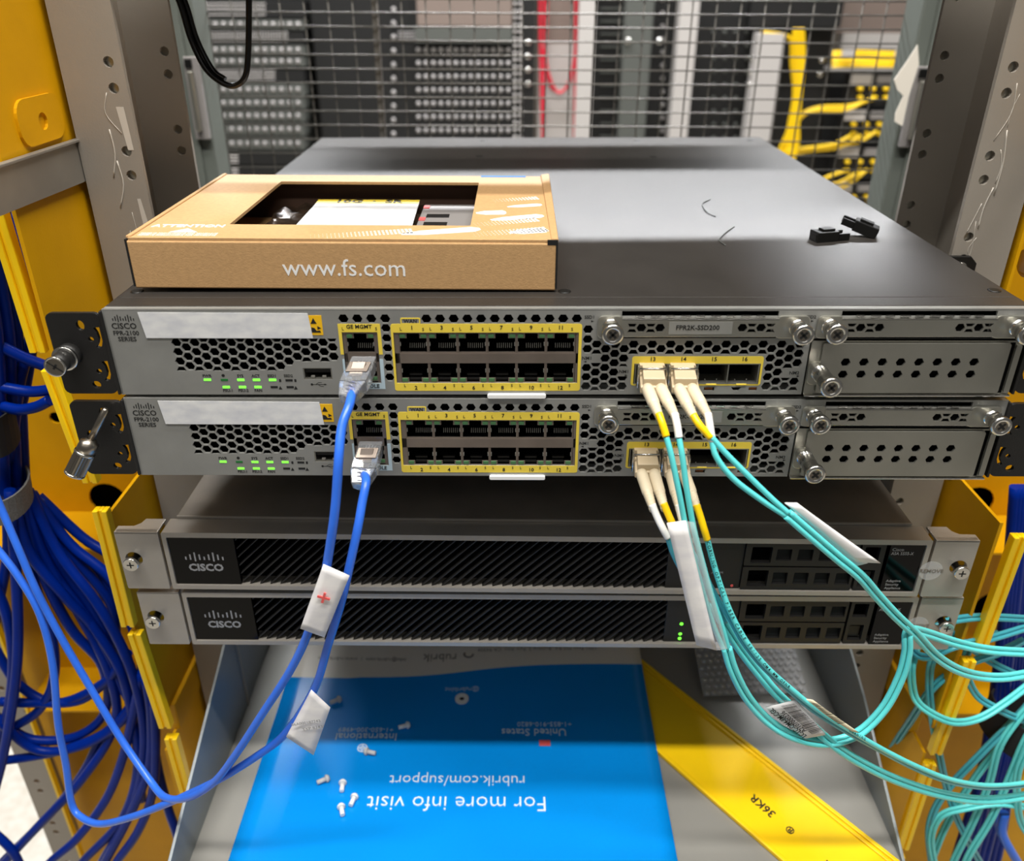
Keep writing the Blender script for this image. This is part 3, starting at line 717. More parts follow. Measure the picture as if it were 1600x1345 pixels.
    # --- mounting ears
    for s in (-1, 1):
        X = lambda x: s*x
        hs = [[(X(225.6)+1.9*math.cos(a)*1.0, -7.7+2.5*math.sin(a)) for a in [k*math.pi/7 for k in range(14)]],
              [(X(225)+2.1*math.cos(a), -38+1.9*math.sin(a)) for a in [k*math.pi/7 for k in range(14)]],
              ngon(X(222.2),-14.6,1.3,12), ngon(X(222.2),-31,1.3,12)]
        for zc in (-13.5, -30.6):
            hs.append([(X(a), zc+b) for a, b in ((217,5),(220,4.6),(218.9,2),(218.6,-1),(219.4,-3.4),(220.6,-5),(219.4,-5.6),(217.9,-4.6),(217,-2))])
        hs.append([(X(233.8)+2.3*math.cos(a), -19.7+2.1*math.sin(a)) for a in [k*math.pi/7 for k in range(14)]])
        x0, x1 = sorted((X(215.6), X(241)))
        e = plate([rrect(x0, x1, -42.8, -1.6, 3.2)]+hs, -.6, 2.0).build('mounting_ear','earblk',r,.15)
        MB().box(X(215.6),X(214.4),-1.2,60,-43.2,-.8).build('ear_return','earblk',e,.3)
    return r
def place(o, key):
    x, y, z, ya, ro = POSE[key]; o.location = (x*S, y*S, z*S); o.rotation_euler = (0, ro, ya)
fw1 = build_firewall()
fw2 = dup(fw1)
place(fw1, 'F1'); place(fw2, 'F2')
tag(fw1, 'grey faced network appliance with the cardboard box on its black lid, upper of the pair', 'network appliance', 'grey faced network appliances')
tag(fw2, 'grey faced network appliance directly beneath the one carrying the cardboard box', 'network appliance', 'grey faced network appliances')
# rack thumbscrews of the ears
def ear_screw_up(par, x, z):
    o = MB().lathe((x,0,z),(0,-1,0),[(0,5.6),(5,5.6)],24).lathe((x,-5,z),(0,-1,0),[(0,4.6),(10,4.4)],24).build('rack_thumbscrew','earblk',par)
    MB().lathe((x,-1.2,z),(0,-1,0),[(4.8,5.5),(4.8,5.9),(5.4,5.9),(5.4,5.0)],28).build('screw_ring','chrome',o)
    h = MB().lathe((x,-14.2,z),(0,-1,0),[(0,4.7),(1.0,4.9),(1.4,4.9),(1.4,4.2),(1.1,4.0)],28).build('screw_head','chrome',o)
    MB().lathe((x,-15.2,z),(0,-1,0),[(0,4.1),(.2,4.1)],24).build('head_disc','nickel',o)
    mb = MB()
    for k, (L, W) in enumerate(((4.1,.35),(1.5,.5))):
        an = math.radians(-38+90*k); a = Vector((math.cos(an),0,math.sin(an))); b = Vector((-a.z,0,a.x)); c = Vector((x,-15.5,z))
        mb.hexa([c+a*i*L+b*j*W+Vector((0,t,0)) for t in (-.1,.1) for i, j in ((-1,-1),(1,-1),(1,1),(-1,1))])
    mb.build('cross_slot','print',o)
ear_screw_up(fw1, -233.6, -22.0)
def long_screw(par):
    a = Vector((-217.6-1.6, -6, -46.9+46.03)); b = Vector((-234.1-1.6, -15, -78.3+46.03)); 
    a = Vector((-221.5,-4,-3.6)); b = Vector((-239,-14,-33.8))
    d = (b-a).normalized(); L = (b-a).length
    o = MB().lathe(a, d, [(0,1.2),(1,1.75),(L*.5,1.75)],14).lathe(a+d*(L*.47),d,[(0,2.4),(1.2,3.2),(2,4.4),(7,4.6),(7.3,3.9),(8.2,3.9)],28).build('rack_thumbscrew','nickel',par)
    MB().lathe(a+d*(L*.47+7.2),d,[(0,4.9),(1,5.0),(1.3,4.6)],28).build('screw_ring','chrome',o)
    MB().lathe(a+d*(L*.47+8.6),d,[(0,4.7),(L*.53-8.4,4.8)],44,knurl=-.08,smooth=False).build('knurled_grip','nickel',o)
    MB().lathe(b+d*.0,d,[(0,4.9),(.8,4.9),(1.2,4.5)],28).build('screw_head','chrome',o)
    p = d.orthogonal().normalized(); q = d.cross(p); mb = MB(); c = b+d*1.2
    for (e, f, LL, W) in ((p,q,4.4,.4),(q,p,1.4,.45)):
        mb.hexa([c+e*i*LL+f*j*W+d*t for t in (-.1,.12) for i, j in ((-1,-1),(1,-1),(1,1),(-1,1))])
    mb.build('cross_slot','print',o)
long_screw(fw2)
# ================================================================== silver bezel appliances (two, stacked)
def build_asa(top):
    r = empty('security_appliance')
    bz = plate([rrect(-215.3,215.3,-41.8,-2,1.2), rrect(-212.9,212.6,-38.9,-5.4,.8)], 0, 13.5).build('bezel','silver',r,.5)
    MB().box(-211,209,14.2,(520 if top else 500),-41.5,-.6).build('chassis','scover',r,.4)
    MB().box(-211,209,13.6,14.4,-2,-.3).build('chassis_lip','silver',r,.2)
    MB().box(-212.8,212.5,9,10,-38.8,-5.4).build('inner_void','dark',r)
    lg = MB().box(-212.7,-175.4,1.0,4,-38.7,-5.5).build('logo_panel','gloss',r,.2)
    mb = MB(); bridge(mb,-194,-19.6,21,y=.92,s=2.0); mb.text('CISCO',-194,-27.0,4.9,y=.92,bold=.05); mb.build('logo_lettering','gprint',lg)
    first = None; x = -206.
    while x < 72:
        p = clipr([(x,-38.8),(x+.75,-38.8),(x+34.05,-5.5),(x+33.3,-5.5)], -175,69.3,-38.8,-5.5)
        if p:
            MB().prism(p,1.8,5).build('grille_slat','slat',r)
        x += 5.85
    MB().box(69.4,112.2,2,6,-38.8,-5.5).build('control_panel','drive',r,.2)
    for z in (-24.9,-32.7,-36.3) if not top else (-17.5,-19.8): MB().lathe((79.2 if not top else 84.5,2,z),(0,-1,0),[(0,1.15),(.3,1.0)],12).build('status_light','ledon',r)
    if top:
        MB().text('ALARM',98.5,-27.5,1.5,y=1.9).build('panel_lettering','gprint',r)
        MB().lathe((108,2,-36.8),(0,-1,0),[(0,.9),(.3,.8)],12).build('power_button','red',r)
    for k, (z0, z1) in enumerate(((-21.6,-6.3),(-38.3,-22.6))):
        xe = 176
        hs = [rrect(116,127.5,z0+2,z1-2.2,.5,2)]+[rrect(130.2+12.0*i,138.6+12.0*i,z0+3.8,z1-3.6,.5,2) for i in range(4)]
        d = plate([rrect(112.5,xe,z0,z1,.6,2)]+hs, 1, 3).build('drive_bay','drive',r,.25)
        for i in range(4):
            MB().hexa([(130.4+12*i,2.6,z0+4),(138.4+12*i,2.6,z0+4),(138.4+12*i,6,z0+4),(130.4+12*i,6,z0+4),(131.4+12*i,4.6,z1-4),(138.4+12*i,4.6,z1-4),(138.4+12*i,6,z1-4),(131.4+12*i,6,z1-4)]).build('bay_recess','driveh',d)
    s_ = plate([rrect(177.5,191,-38.5,-6,.5,2), rrect(179.5,188,-18,-8,.5,2), rrect(179.5,188,-36,-24,.5,2)], 1.2, 3).build('media_slot','drive',r,.2)
    MB().box(180.2,187.2,3.4,4.5,-34.8,-26.5).build('slot_door','drive',s_,.3)
    cd = MB().box(193,212.2,.8,4,-38.7,-5.8).build('model_card','gloss',r,.2)
    MB().text('Cisco',194.2,-9.2,2.1,y=.72,align='LEFT').text('ASA 5555-X',194.2,-11.9,2.1,y=.72,align='LEFT',xs=.85).text('Adaptive',195.4,-31.2,1.7,y=.72,align='LEFT').text('Security',195.4,-33.8,1.7,y=.72,align='LEFT').text('Appliance',195.4,-36.4,1.7,y=.72,align='LEFT').build('card_lettering','gprint',cd)
    for s in (-1, 1):
        x0, x1 = sorted((s*217, s*241.3))
        e = plate([rrect(x0,x1,-41.7,-1.9,.8,2), ngon(s*233.6,-20.6,4.9,24)], 0, 3.0).build('mounting_ear','silver',r,.4)
        tp = [(241.3,0),(241.3,6),(232.5,6.2),(229.5,9),(228.5,13.2),(217,13.2),(217,0)]
        MB().prism([(s*a,b) for a,b in tp],-3.4,-1.9,axis='z').build('ear_top_flange','silver',e,.3)
        MB().lathe((s*233.6,9,-20.6),(0,-1,0),[(0,5.2),(.1,5.2)],20).build('screw_recess','driveh',e)
        sc_ = MB().lathe((s*233.8,8,-21.2),(0,-1,0),[(0,2.4),(10,2.4),(10,4.1),(12.4,4.3),(13,4.0)],24).build('rack_screw','chrome',e)
        mb = MB(); c = Vector((s*233.8,-5.0,-21.2))
        for L, W, V in ((2,.35,0),(2,.35,1)):
            mb.box(c.x-(L if not V else W),c.x+(L if not V else W),-5.12,-4.9,c.z-(W if not V else L),c.z+(W if not V else L))
        # the cross slot is joined into one small mark on the screw
        o = mb.build('cross_slot','print',e)
    d = MB().lathe((218.6,-.1,-23),(0,-1,0),[(0,6.6),(.1,6.6)],28).build('round_clear_sticker','clearp',r)
    MB().text('REMOVE',219,-23.2,2.6,y=-.28,bold=.02).build('sticker_lettering','gprint2' if 'gprint2' in M else 'scover',d)
    return r
as1 = build_asa(True); place(as1,'A1'); tag(as1,'silver framed black grille appliance directly above the other silver framed one','network appliance','silver framed appliances')
as2 = build_asa(False); place(as2,'A2'); tag(as2,'lowest silver framed black grille appliance with three green lights, just above the shelf','network appliance','silver framed appliances')
# ================================================================== cardboard box on the top appliance
bx = empty('cardboard_box', (-105, 95, .8), 'open topped brown cardboard mailer box with a window, lying on the top appliance', 'box', rz=-.004)
W2, D0, D1, H = 101.5, -71.5, 75, 23.2
fb_ = MB().box(-W2,W2,D0,D0+2.2,0,H).build('front_panel','kraft',bx,.7)
MB().text('www.fs.com',.4,10.4,8.6,y=D0-.07).build('web_lettering','wprint' if False else 'pwhite',fb_)
MB().box(-W2,W2,D1-2,D1,0,H-1.6).build('back_panel','kraft',bx,.4)
MB().box(-W2,-W2+2,D0+2,D1,0,H-.4).build('side_panel','kraft',bx,.4)
MB().box(W2-2,W2,D0+2,D1,0,H-1.6).build('side_panel','kraft',bx,.4)
MB().box(-W2,W2,D0+2,D1,.2,1.4).build('base_panel','kraft',bx)
win = rrect(-60.5, 59.5, -45.5, 55.5, 1.0, 2)
ld = plate([rect(-W2+.8, W2-1.0, D0+.6, D1), win], H-.2, 1.6, axis='z').build('lid','kraft',bx,.5)
MB().box(-W2+8,W2-8,60,61,1.5,H-.4).box(-W2+8,-W2+9,-60,60,1.5,H-.4).box(W2-9,W2-8,-60,60,1.5,H-.4).build('inner_wall_shade','boxshade',bx)  # thin dark brown sheets added to paint the shaded inside of the box
# raised side flap and folded rim at right, rim at left
MB().hexa([(W2-2.8,D0+2,H+.6),(W2+.8,D0+1,H+.4),(W2+1.6,D1,H+.6),(W2-4.2,D1,H+.6),(W2-2.8,D0+2,H+1.9),(W2+.6,D0+1,H+2.2),(W2+1.0,D1,H+3.2),(W2-4,D1,H+2.6)]).build('side_flap','kraft',bx,.5)
MB().hexa([(-W2-.6,D0+2,H-.4),(-W2+2.2,D0+2,H-.4),(-W2+2.2,D1,H-.4),(-W2-.6,D1,H-.4),(-W2-.6,D0+2,H+2.0),(-W2+2.0,D0+2,H+2.2),(-W2+2.0,D1,H+2.4),(-W2-.6,D1,H+2.0)]).build('side_flap','kraft',bx,.5)
MB().box(W2-.4,W2+.5,D0-.2,D0+2.6,1,H+.8).build('torn_edge','print',bx); MB().box(-W2-.5,-W2+.4,D0-.2,D0+2.6,1,H+.8).build('torn_edge','print',bx); MB().box(W2-4.5,W2+.4,D0-.1,D0+1.2,H-.8,H+1.5).build('torn_edge','print',bx)
mb = MB(); zt = H+1.44
def lid_shape(pts): mb.prism(pts, zt, zt+.08, axis='z')
def swoosh(x, y, L, w, ang, dots=False):
    c, s_ = math.cos(ang), math.sin(ang)
    if not dots:
        P = [(-w*.1, -w*.15), (L*.25,-w*.45),(L*.9,-w*.5),(L,-w*.2),(L,w*.2),(L*.9,w*.5),(L*.25,w*.45),(-w*.1,w*.15)]
        lid_shape([(x+a*c-b*s_, y+a*s_+b*c) for a, b in P])
    else:
        n = int(L/1.9)
        for i in range(n):
            for j in range(4):
                a = i*1.9; b = (j-1.5)*w/4; r_ = .85*(i/n)+.12
                X, Y = x+a*c-b*s_, y+a*s_+b*c
                if X < W2-2 and Y > D0+2 and not (-61.5 < X < 60.5 and Y > -46.5): lid_shape(ngon(X, Y, r_, 5))
swoosh(62, -20, 15, 9, .12); swoosh(28,-62,38,9,.28); swoosh(70,-34,28,8,.35); swoosh(78,-6,19,6,.3)
swoosh(-15,-68,50,9,.25,True); swoosh(62,-62,38,9,.3,True); swoosh(62,-44,36,8,.35,True); swoosh(70,8,28,7,.3,True)
swoosh(80,-58,18,9,.3)
f_ = lambda x, y, sz: (lambda c: (x+c.x*sz, y+c.y*sz, zt+.05+c.z*sz))
mb.text('ATTENTION',0,0,1,fn=f_(-79,-50,4.6),thick=.05,bold=.03)
mb.prism([(-85,-61),(-71,-61),(-78,-54)],zt,zt+.08,axis='z')
for k in range(3): mb.text('OBSERVE PRECAUTIONS FOR HANDLING',0,0,1,fn=f_(-79,-63.0-1.9*k,1.45),thick=.05)
mb.build('lid_print','pwhite',ld)['kind'] = 'stuff'
MB().box(60,88,71.5,74.9,zt,zt+.1).build('blue_seal','poster',ld)
bg = MB()
rr = random.Random(4)
nx, ny = 26, 20
gx = lambda i: -60+120*i/nx; gy = lambda j: -45+99*j/ny
gz = [[8.5+3.2*rr.random()+2.0*math.sin(i*1.3)*math.cos(j*1.1) for j in range(ny+1)] for i in range(nx+1)]
bg.grid(lambda i, j: (gx(i), gy(j), gz[i][j]), nx, ny)
t = tag(bg.build('antistatic_bag','boxwin'),'dark crinkled antistatic bag inside the window of the cardboard box','bag'); t.location = (-105*S, 95*S, .8*S)
t = empty('packing_card', (-105,95,.8), 'white card with a yellow top stripe inside the cardboard box window', 'card')
MB().hexa([(-37,-44,14.5),(27,-44,14.5),(24,49,14.5),(-37,49,14.5),(-37,-44,15.2),(27,-44,15.2),(24,49,15.2),(-37,49,15.2)]).build('card_sheet','white',t,.2)
MB().box(-37,24,40,49,15.2,15.35).build('yellow_stripe','yprint',t)
mb = MB(); mb.text('10G  ·  SR',0,0,1,fn=lambda c:(-6+c.x*7,44+c.y*7,15.4+c.z*7),thick=.03,bold=.03); mb.build('card_lettering','print',t)
t = empty('module_tray', (-105,95,.8), 'grey module with dark stripes in its tray at the right of the box window', 'module')
MB().box(27,59,-44,46,8,13.5).build('tray_body','rgrey',t,1)
for y in (-22,0,18): MB().box(31,44,y-4,y+3,13.5,13.9).build('dark_stripe','drive',t,.1)
for y in (-34,-10,10,38): MB().box(27.5,31,y-3,y+3,13.5,14).build('red_stripe','red',t,.1)
# ------------------------------------------------------------------ dust caps and wire snips on the lid
def dust_cap(x, y, rz, ry, label, z=.4):
    t = empty('dust_cap', (x,y,z), label, 'dust cap', 'black dust caps on the lid', rz, ry)
    MB().box(-8,6,-4.5,4.5,0,6.5).build('cap_body','black',t,.5)
    MB().box(6,13,-4.5,-2.8,1,5).box(6,13,2.8,4.5,1,5).build('cap_prong','black',t,.3)
    MB().box(-4,4,-2.5,2.5,6.5,7.8).build('cap_grip','black',t,.3)
    MB().box(-8.3,-8,-3,3,1.5,5).build('cap_recess','drive',t)
    return t
dust_cap(157,114,.25,0,'left black plastic dust cap lying flat on the top lid')
dust_cap(181,123,2.75,-.30,'right black plastic dust cap tilted against the other on the top lid',3.2)
for i,pts in enumerate([[(111.7,215.3),(104,203),(101.9,189.4),(102,176),(105,168.2)],[(111.3,143.9),(105,133),(99,122),(95,112),(96.5,102.3)]]):
    tag(MB().tube(spline([(x,y,.9+(.5 if 0<k<4 else 0)) for k,(x,y) in enumerate(pts)],5),.35,6).build('wire_snip','rdark'),('far' if i==0 else 'near')+' thin grey wire snip curling on the top lid','wire snip','wire snips on the lid')
# ================================================================== shelf and what lies on it
sh = empty('rack_shelf', (-1, 60, -362), 'grey painted steel cantilever shelf below the appliances', 'shelf')
def sloc(mb, nm, mt, bv=0):
    o = mb.build(nm, mt, sh, bv); o.location = (1*S, -60*S, 362*S); return o
hs = [rrect(45+32*i,67+32*i,125,131,2.5,3) for i in range(0)]
sloc(MB().box(-227,223,-110,330,-362,-360), 'shelf_floor', 'tray')
sloc(MB().prism([(-110,-362),(330,-362),(330,-262),(120,-268),(76,-287),(-45,-333),(-110,-349)],-228.5,-226.5,axis='x'),'shelf_side','trayw',.4)
sloc(MB().prism([(-110,-362),(330,-362),(330,-272),(120,-290),(66,-311),(-25,-358),(-40,-360)],223,225,axis='x'),'shelf_side','trayw',.4)
sloc(MB().box(-227,223,329,331,-362,-262),'shelf_back','trayw')
for x, y in ((-213,12),(125,5),(133,30),(150,62)):
    MB
t = empty('blue_leaflet', (-59.5, 100, -355.6), 'blue glossy leaflet lying upside down on the grey shelf', 'leaflet')
def pz(x, y):          # gentle warp of the paper
    return -357+ (max(0,y-95)/60)**2*5+1.2*math.sin(x*.02+.6)*max(0,(y-60)/60)
mb = MB(); nx, ny = 24, 34; X0, X1, Y0, Y1 = -200.8, 80.6, -115, 262
def split(x): return 131+6*math.tanh((x+62)/45)+ (0 if x > -150 else -1)
def pt(i, j):
    x = X0+(X1-X0)*i/nx
    sp = split(x); y = Y0+(sp-Y0)*j/(ny-10) if j <= ny-10 else sp+(Y1-sp)*(j-(ny-10))/10
    return (x+59.5, y-100, pz(x, y)+357)
mb.grid(pt, nx, ny, lambda i, j: 0 if j < ny-10 else 1)
lf = mb.build('leaflet_sheet',['poster','paper'],t)
so = lf.modifiers.new('thickness','SOLIDIFY'); so.thickness = .3*S; so.offset = -1
mb = MB()
def ay(y): return y-(y+356.3)*.0095
def ptext(s_, x, y, size, dst=None, mi=0, bold=0.):
    own = dst is None; bold = bold-.012; y = ay(y)
    dst = dst or MB()
    dst.text(s_,0,0,1,mi=mi,bold=bold,thick=.05,fn=lambda c:(x-c.x*size+59.5, y-c.y*size-100, pz(x-c.x*size,y-c.y*size)+357+.12+c.z*size))
    if own: dst.build('text_line','wprint',lf)
ptext('For more info visit',-60.2,16.5,11.6); ptext('rubrik.com/support',-61,34.5,8.6)
ptext('International',-129.8,72,6.4,bold=.01); ptext('+1-650-300-4989',-131,78.4,4.2); ptext('United States',-7.5,76.5,6.4,bold=.01); ptext('+1-855-910-6820',.5,83.8,4.2); ptext('@rubrikInc',-62.5,118,4.2)
# globe symbol and the little round portrait ring
def ring(x, y, r, w, dst, mi=0, n=24):
    plate([[(x+59.5+r*math.cos(2*math.pi*i/n), y-100+r*math.sin(2*math.pi*i/n)) for i in range(n)],[(x+59.5+(r-w)*math.cos(2*math.pi*i/n), y-100+(r-w)*math.sin(2*math.pi*i/n)) for i in range(n)]], pz(x,y)+357+.14, .08, dst, mi, 'z')
gx_, gy_ = -131, ay(61.6)
ring(gx_,gy_,3.6,.7,mb); mb.box(gx_+59.5-3.4,gx_+59.5+3.4,gy_-100-.3,gy_-100+.3,.15,.35); mb.box(gx_+59.5-.3,gx_+59.5+.3,gy_-100-3.4,gy_-100+3.4,.15,.35); ring(gx_,gy_,1.9,.5,mb)
mb.build('globe_symbol','wprint',lf)
mb = MB(); x, y = .2, ay(66.5)
mb.box(x+59.5-4,x+59.5+4,y-100-2.6,y-100+2.6,.15,.3); mb.build('red_flag_mark','red',lf)
mb = MB(); x, y = -59, ay(153)
ring(x,y,4.4,1.6,mb); mb.build('round_mark','scover',lf); mb = MB(); ptext('rubrik',-82,150,8,mb); mb.build('grey_lettering','scover',lf); mb = MB(); ptext('1001 Page Mill Rd., Building 2, Palo Alto, CA 94304',-3,157,3.4,mb); mb.build('grey_lettering','scover',lf); mb = MB(); ptext('info@rubrik.com  |  www.rubrik.com',-145,148,3.4,mb)
mb.build('grey_lettering','scover',lf)
t = empty('adhesive_ring', (-62,102.6,-354.8), 'white ring shaped washer on the dark part of the blue leaflet', 'washer')
plate([ngon(0,0,5.2,24), ngon(0,0,2.0,12)],0,1.2,axis='z').build('ring_body','pwhite',t,.3)
MB().lathe((0,0,-.1),(0,0,1),[(0,2),(.3,2)],12).build('ring_centre','print',t)
# plastic rivets
RV = [(-158,103.7,.5,'faint clear plastic rivet nearest the dark top left of the blue leaflet',1),(-103,79.5,.35,'white plastic rivet lying just right of the word International',0),(-124.5,56,2.9,'clear plastic rivet beside the little globe symbol',1),(-153,32.5,.5,'clear plastic rivet at the far left below the blue cable label',1),(-139,28,1.65,'white plastic rivet standing uppermost of the close group of three',0),(-129.8,17,1.35,'white plastic rivet rightmost of the close group of three',0),(-136,9.5,1.9,'white plastic rivet lowest of the close group of three',0)]
for x, y, a, lab, cl in RV:
    t = empty('plastic_rivet', (x,ay(y),-353.2), lab, 'rivet', 'plastic rivets on the blue leaflet', a)
    mt = 'ghost' if cl else 'pwhite'
    MB().lathe((-4.2,0,0),(1,0,0),[(0,1.5),(6.0,1.6)],12).build('rivet_shank',mt,t)
    MB().lathe((1.8,0,0),(1,0,0),[(0,2.6),(1.2,2.7),(2.6,1.6)],14).build('rivet_head',mt,t)
# yellow channel strip
t = empty('yellow_channel', (150, 5, -359), 'long yellow plastic channel lying diagonally on the shelf under the leaflet', 'channel')
A, B = Vector((69,157,0)), Vector((209,-24,0))
def chp(u, v, z): # u along 0..1 , v across
    d = (Vector((206.9,-9.3,0))-Vector((83.5,145.4,0))).normalized(); n = Vector((d.y,-d.x,0))
    p = Vector((83.5,145.4,0))+d*u-n*-v
    return (p.x-150, p.y-5, z)
def chbox(v0, v1, z0, z1, u0=-75, u1=300):
    return [chp(u0,v0,z0),chp(u1,v0,z0),chp(u1,v1,z0),chp(u0,v1,z0),chp(u0,v0,z1),chp(u1,v0,z1),chp(u1,v1,z1),chp(u0,v1,z1)]
WCH = 56.8
MB().hexa(chbox(0,WCH,-.9,.4)).build('channel_web','ystrip',t,.3)
MB().hexa(chbox(-.5,2.4,-.9,2.6)).hexa(chbox(2.4,5.2,.4,1.6)).build('channel_lip','ystrip',t,.6)
MB().hexa(chbox(WCH-2.4,WCH+.5,-.9,2.4)).build('channel_lip','ystrip',t,.6)
mb = MB()
def chtext(s_, x, y, size, ang, bold=.02):
    c, s1 = math.cos(ang), math.sin(ang)
    mb.text(s_,0,0,1,bold=bold,thick=.05,fn=lambda v:(x-150+(v.x*c-v.y*s1)*size, y-5+(v.x*s1+v.y*c)*size, .5+v.z*size))
chtext('36KR',145.5,14.0,6.0,math.radians(127)); chtext('®',158.9,-3.7,5.2,math.radians(127)); chtext('Y..',176,-29.5,6.4,math.radians(127))
mb.build('channel_lettering','print',t)
# bubble wrap at the back of the shelf
mb = MB(); rr = random.Random(9)
for i in range(15):
    for j in range(15):
        x = 128+i*5.2+(j%2)*2.6; y = 112+j*5.4
        mb.lathe((x-165, y-150, 3+.25*(y-112)+.06*(x-128)), (0,-.2,1), [(0,2.4),(1.0,2.1),(1.7,1.1)], 8)
t = empty('bubble_wrap', (165,150,-360), 'crumpled clear bubble wrap at the back right of the shelf', 'bubble wrap')
o = mb.build('bubbles','bubble',t); o['kind'] = 'stuff'
MB().hexa([(-40,-40,1.5),(40,-40,6),(40,40,26),(-40,40,22),(-40,-40,2.2),(40,-40,6.7),(40,40,26.7),(-40,40,22.7)]).build('film','bubble',t)
# ================================================================== cables
def strand_tube(pts, r, seg=10, n=8, mb=None, mi=0): return (mb or MB()).tube(spline(pts, n), r, seg, mi)
def A3(lst): return [at(*p) for p in lst]
def plug(t, c, d, sc_=1.):
    """clear eight pin plug with a clear boot; c = face point, d = direction the cable leaves"""
    d = Vector(d).normalized(); x = Vector((1,0,0)); u = x.cross(d)*-1
    def P(a, b, l): v = Vector(c)+x*a+u*b+d*l; return tuple(v)
    def bxx(mb, a0,a1,b0,b1,l0,l1, ta=1., tb=1.):
        return mb.hexa([P(a0,b0,l0),P(a1,b0,l0),P(a1,b1,l0),P(a0,b1,l0),P(a0*ta,b0*tb,l1),P(a1*ta,b0*tb,l1),P(a1*ta,b1*tb,l1),P(a0*ta,b1*tb,l1)])
    mb = MB(); bxx(mb,-5.8,5.8,-4.2,4.0,-9,3); mb.build('plug_body','clear',t,.4)
    mb = MB(); bxx(mb,-6.2,6.2,-4.6,4.4,2.6,9,.98,.95); bxx(mb,-6.1,6.1,-4.4,4.2,9,17,.62,.75); mb.build('plug_boot','clear',t,.6)
    mb = MB()
    for k in range(5): mb.lathe(P(0,0,9.5+1.9*k), d, [(0,4.8-.4*k),(.7,4.8-.4*k)], 16)
    mb.build('boot_rib','clear',t)
    mb = MB(); bxx(mb,-5,5,4.2,5.2,-2,4); bxx(mb,-3.2,3.2,5.2,6.4,-1,6,1,.6); mb.build('plug_latch','shield',t,.3)
    mb = MB()
    for i in range(4): mb.tube([P(-2.4+1.6*i,0,-7),P((-2.4+1.6*i)*.4,0,12)],.55,6)
    mb.build('inner_wires','ghost',t)
PA = [(546,632,-24),(534,668,-33),(529,720,-42),(524,790,-46),(516,850,-48),(504,915,-48),(480,992,-48),(452,1050,-47),(410,1115,-47),(366,1182,-46),(334,1222,-43),(296,1245,-38),(259,1246,-28),(232,1216,-15),(187,1151,0),(144,1079,8),(96,997,14),(58,925,20),(29,858,26),(0,790,32),(-25,730,36)]
PB = [(572,752,-22),(566,785,-30),(558,830,-38),(546,885,-43),(532,945,-45),(512,1010,-45),(496,1065,-44),(472,1110,-44),(440,1152,-44),(400,1182,-44),(345,1216,-42),(300,1238,-36),(259,1256,-30),(206,1276,-24),(158,1287,-16),(128,1277,-8),(112,1255,-3),(103,1194,2),(91,1132,6),(82,1036,12),(62,959,18),(29,901,24),(-10,850,30)]
def net_cable(pts, lab, r, plugc, plugd):
    t = empty('network_cable', at(*pts[0]), lab, 'network cable', 'bright blue network cables in front')
    o0 = Vector(at(*pts[0]))
    P = [Vector(p)-o0 for p in A3(pts)]
    P[0:0] = [Vector(plugc)-o0+Vector(plugd).normalized()*10]
    strand_tube(P, r, 12).build('cable_jacket','blue',t)
    plug(t, Vector(plugc)-o0, plugd)
    return t, o0
ca, oa = net_cable(PA,'bright blue network cable plugged into the upper appliance',2.15,(-96.2,-3,-30.6),(-.17,-.62,-.3))
cb, ob = net_cable(PB,'bright blue network cable plugged into the lower grey appliance',2.15,(-95.8,-3,-76.8),(-.12,-.62,-.36))
def flagq(t, o0, quad, th, nm, mt, letter=None, rounded=False):
    q = [Vector(at(*p))-o0 for p in quad]         # TL TR BR BL
    n = (q[1]-q[0]).cross(q[3]-q[0]).normalized()
    if n.y > 0: n = -n
    nu, nv = 10, 4; mb = MB()
    def pt(u, v, k):
        p = q[0]*(1-u)*(1-v)+q[1]*(1-u)*v+q[2]*u*v+q[3]*u*(1-v)
        return tuple(p+n*(k+.8*math.sin(u*3.1)*math.sin(v*3.1)))
    mb.grid(lambda i, j: pt(i/nu, j/nv, 0), nu, nv)
    o = mb.build(nm, mt, t)
    so = o.modifiers.new('thickness','SOLIDIFY'); so.thickness = th*S
    if letter:
        for li, (s_, u, v, size, ang, col) in enumerate(letter):
            ex = (q[1]-q[0]).normalized(); ey = (q[0]-q[3]); ey = (ey-ex*ey.dot(ex)).normalized()
            c, s1 = math.cos(ang), math.sin(ang); base = Vector(pt(u, v, .0))+n*.95
            m2 = MB().text(s_,0,0,1,thick=.03,bold=.01,fn=lambda w_: tuple(base+ex*((w_.x*c-w_.y*s1)*size)+ey*((w_.x*s1+w_.y*c)*size)+n*(w_.z*size)))
            m2.build('label_lettering',col,o)
    return o
f_a = flagq(ca, oa, [(505,882,-52),(546,900,-52),(507,996,-53),(469,982,-53)], .6, 'flag_label','tag',[('+',.42,.42,9,.2,'red')])
f_b = flagq(cb, ob, [(486,1078,-47),(516,1106,-48),(490,1180,-49),(447,1151,-48)], .5,'flag_label','tag',[('TYP 8743',.50,.64,2.1,math.radians(66),'gprint'),('06A000187743',.50,.36,1.9,math.radians(66),'gprint')])
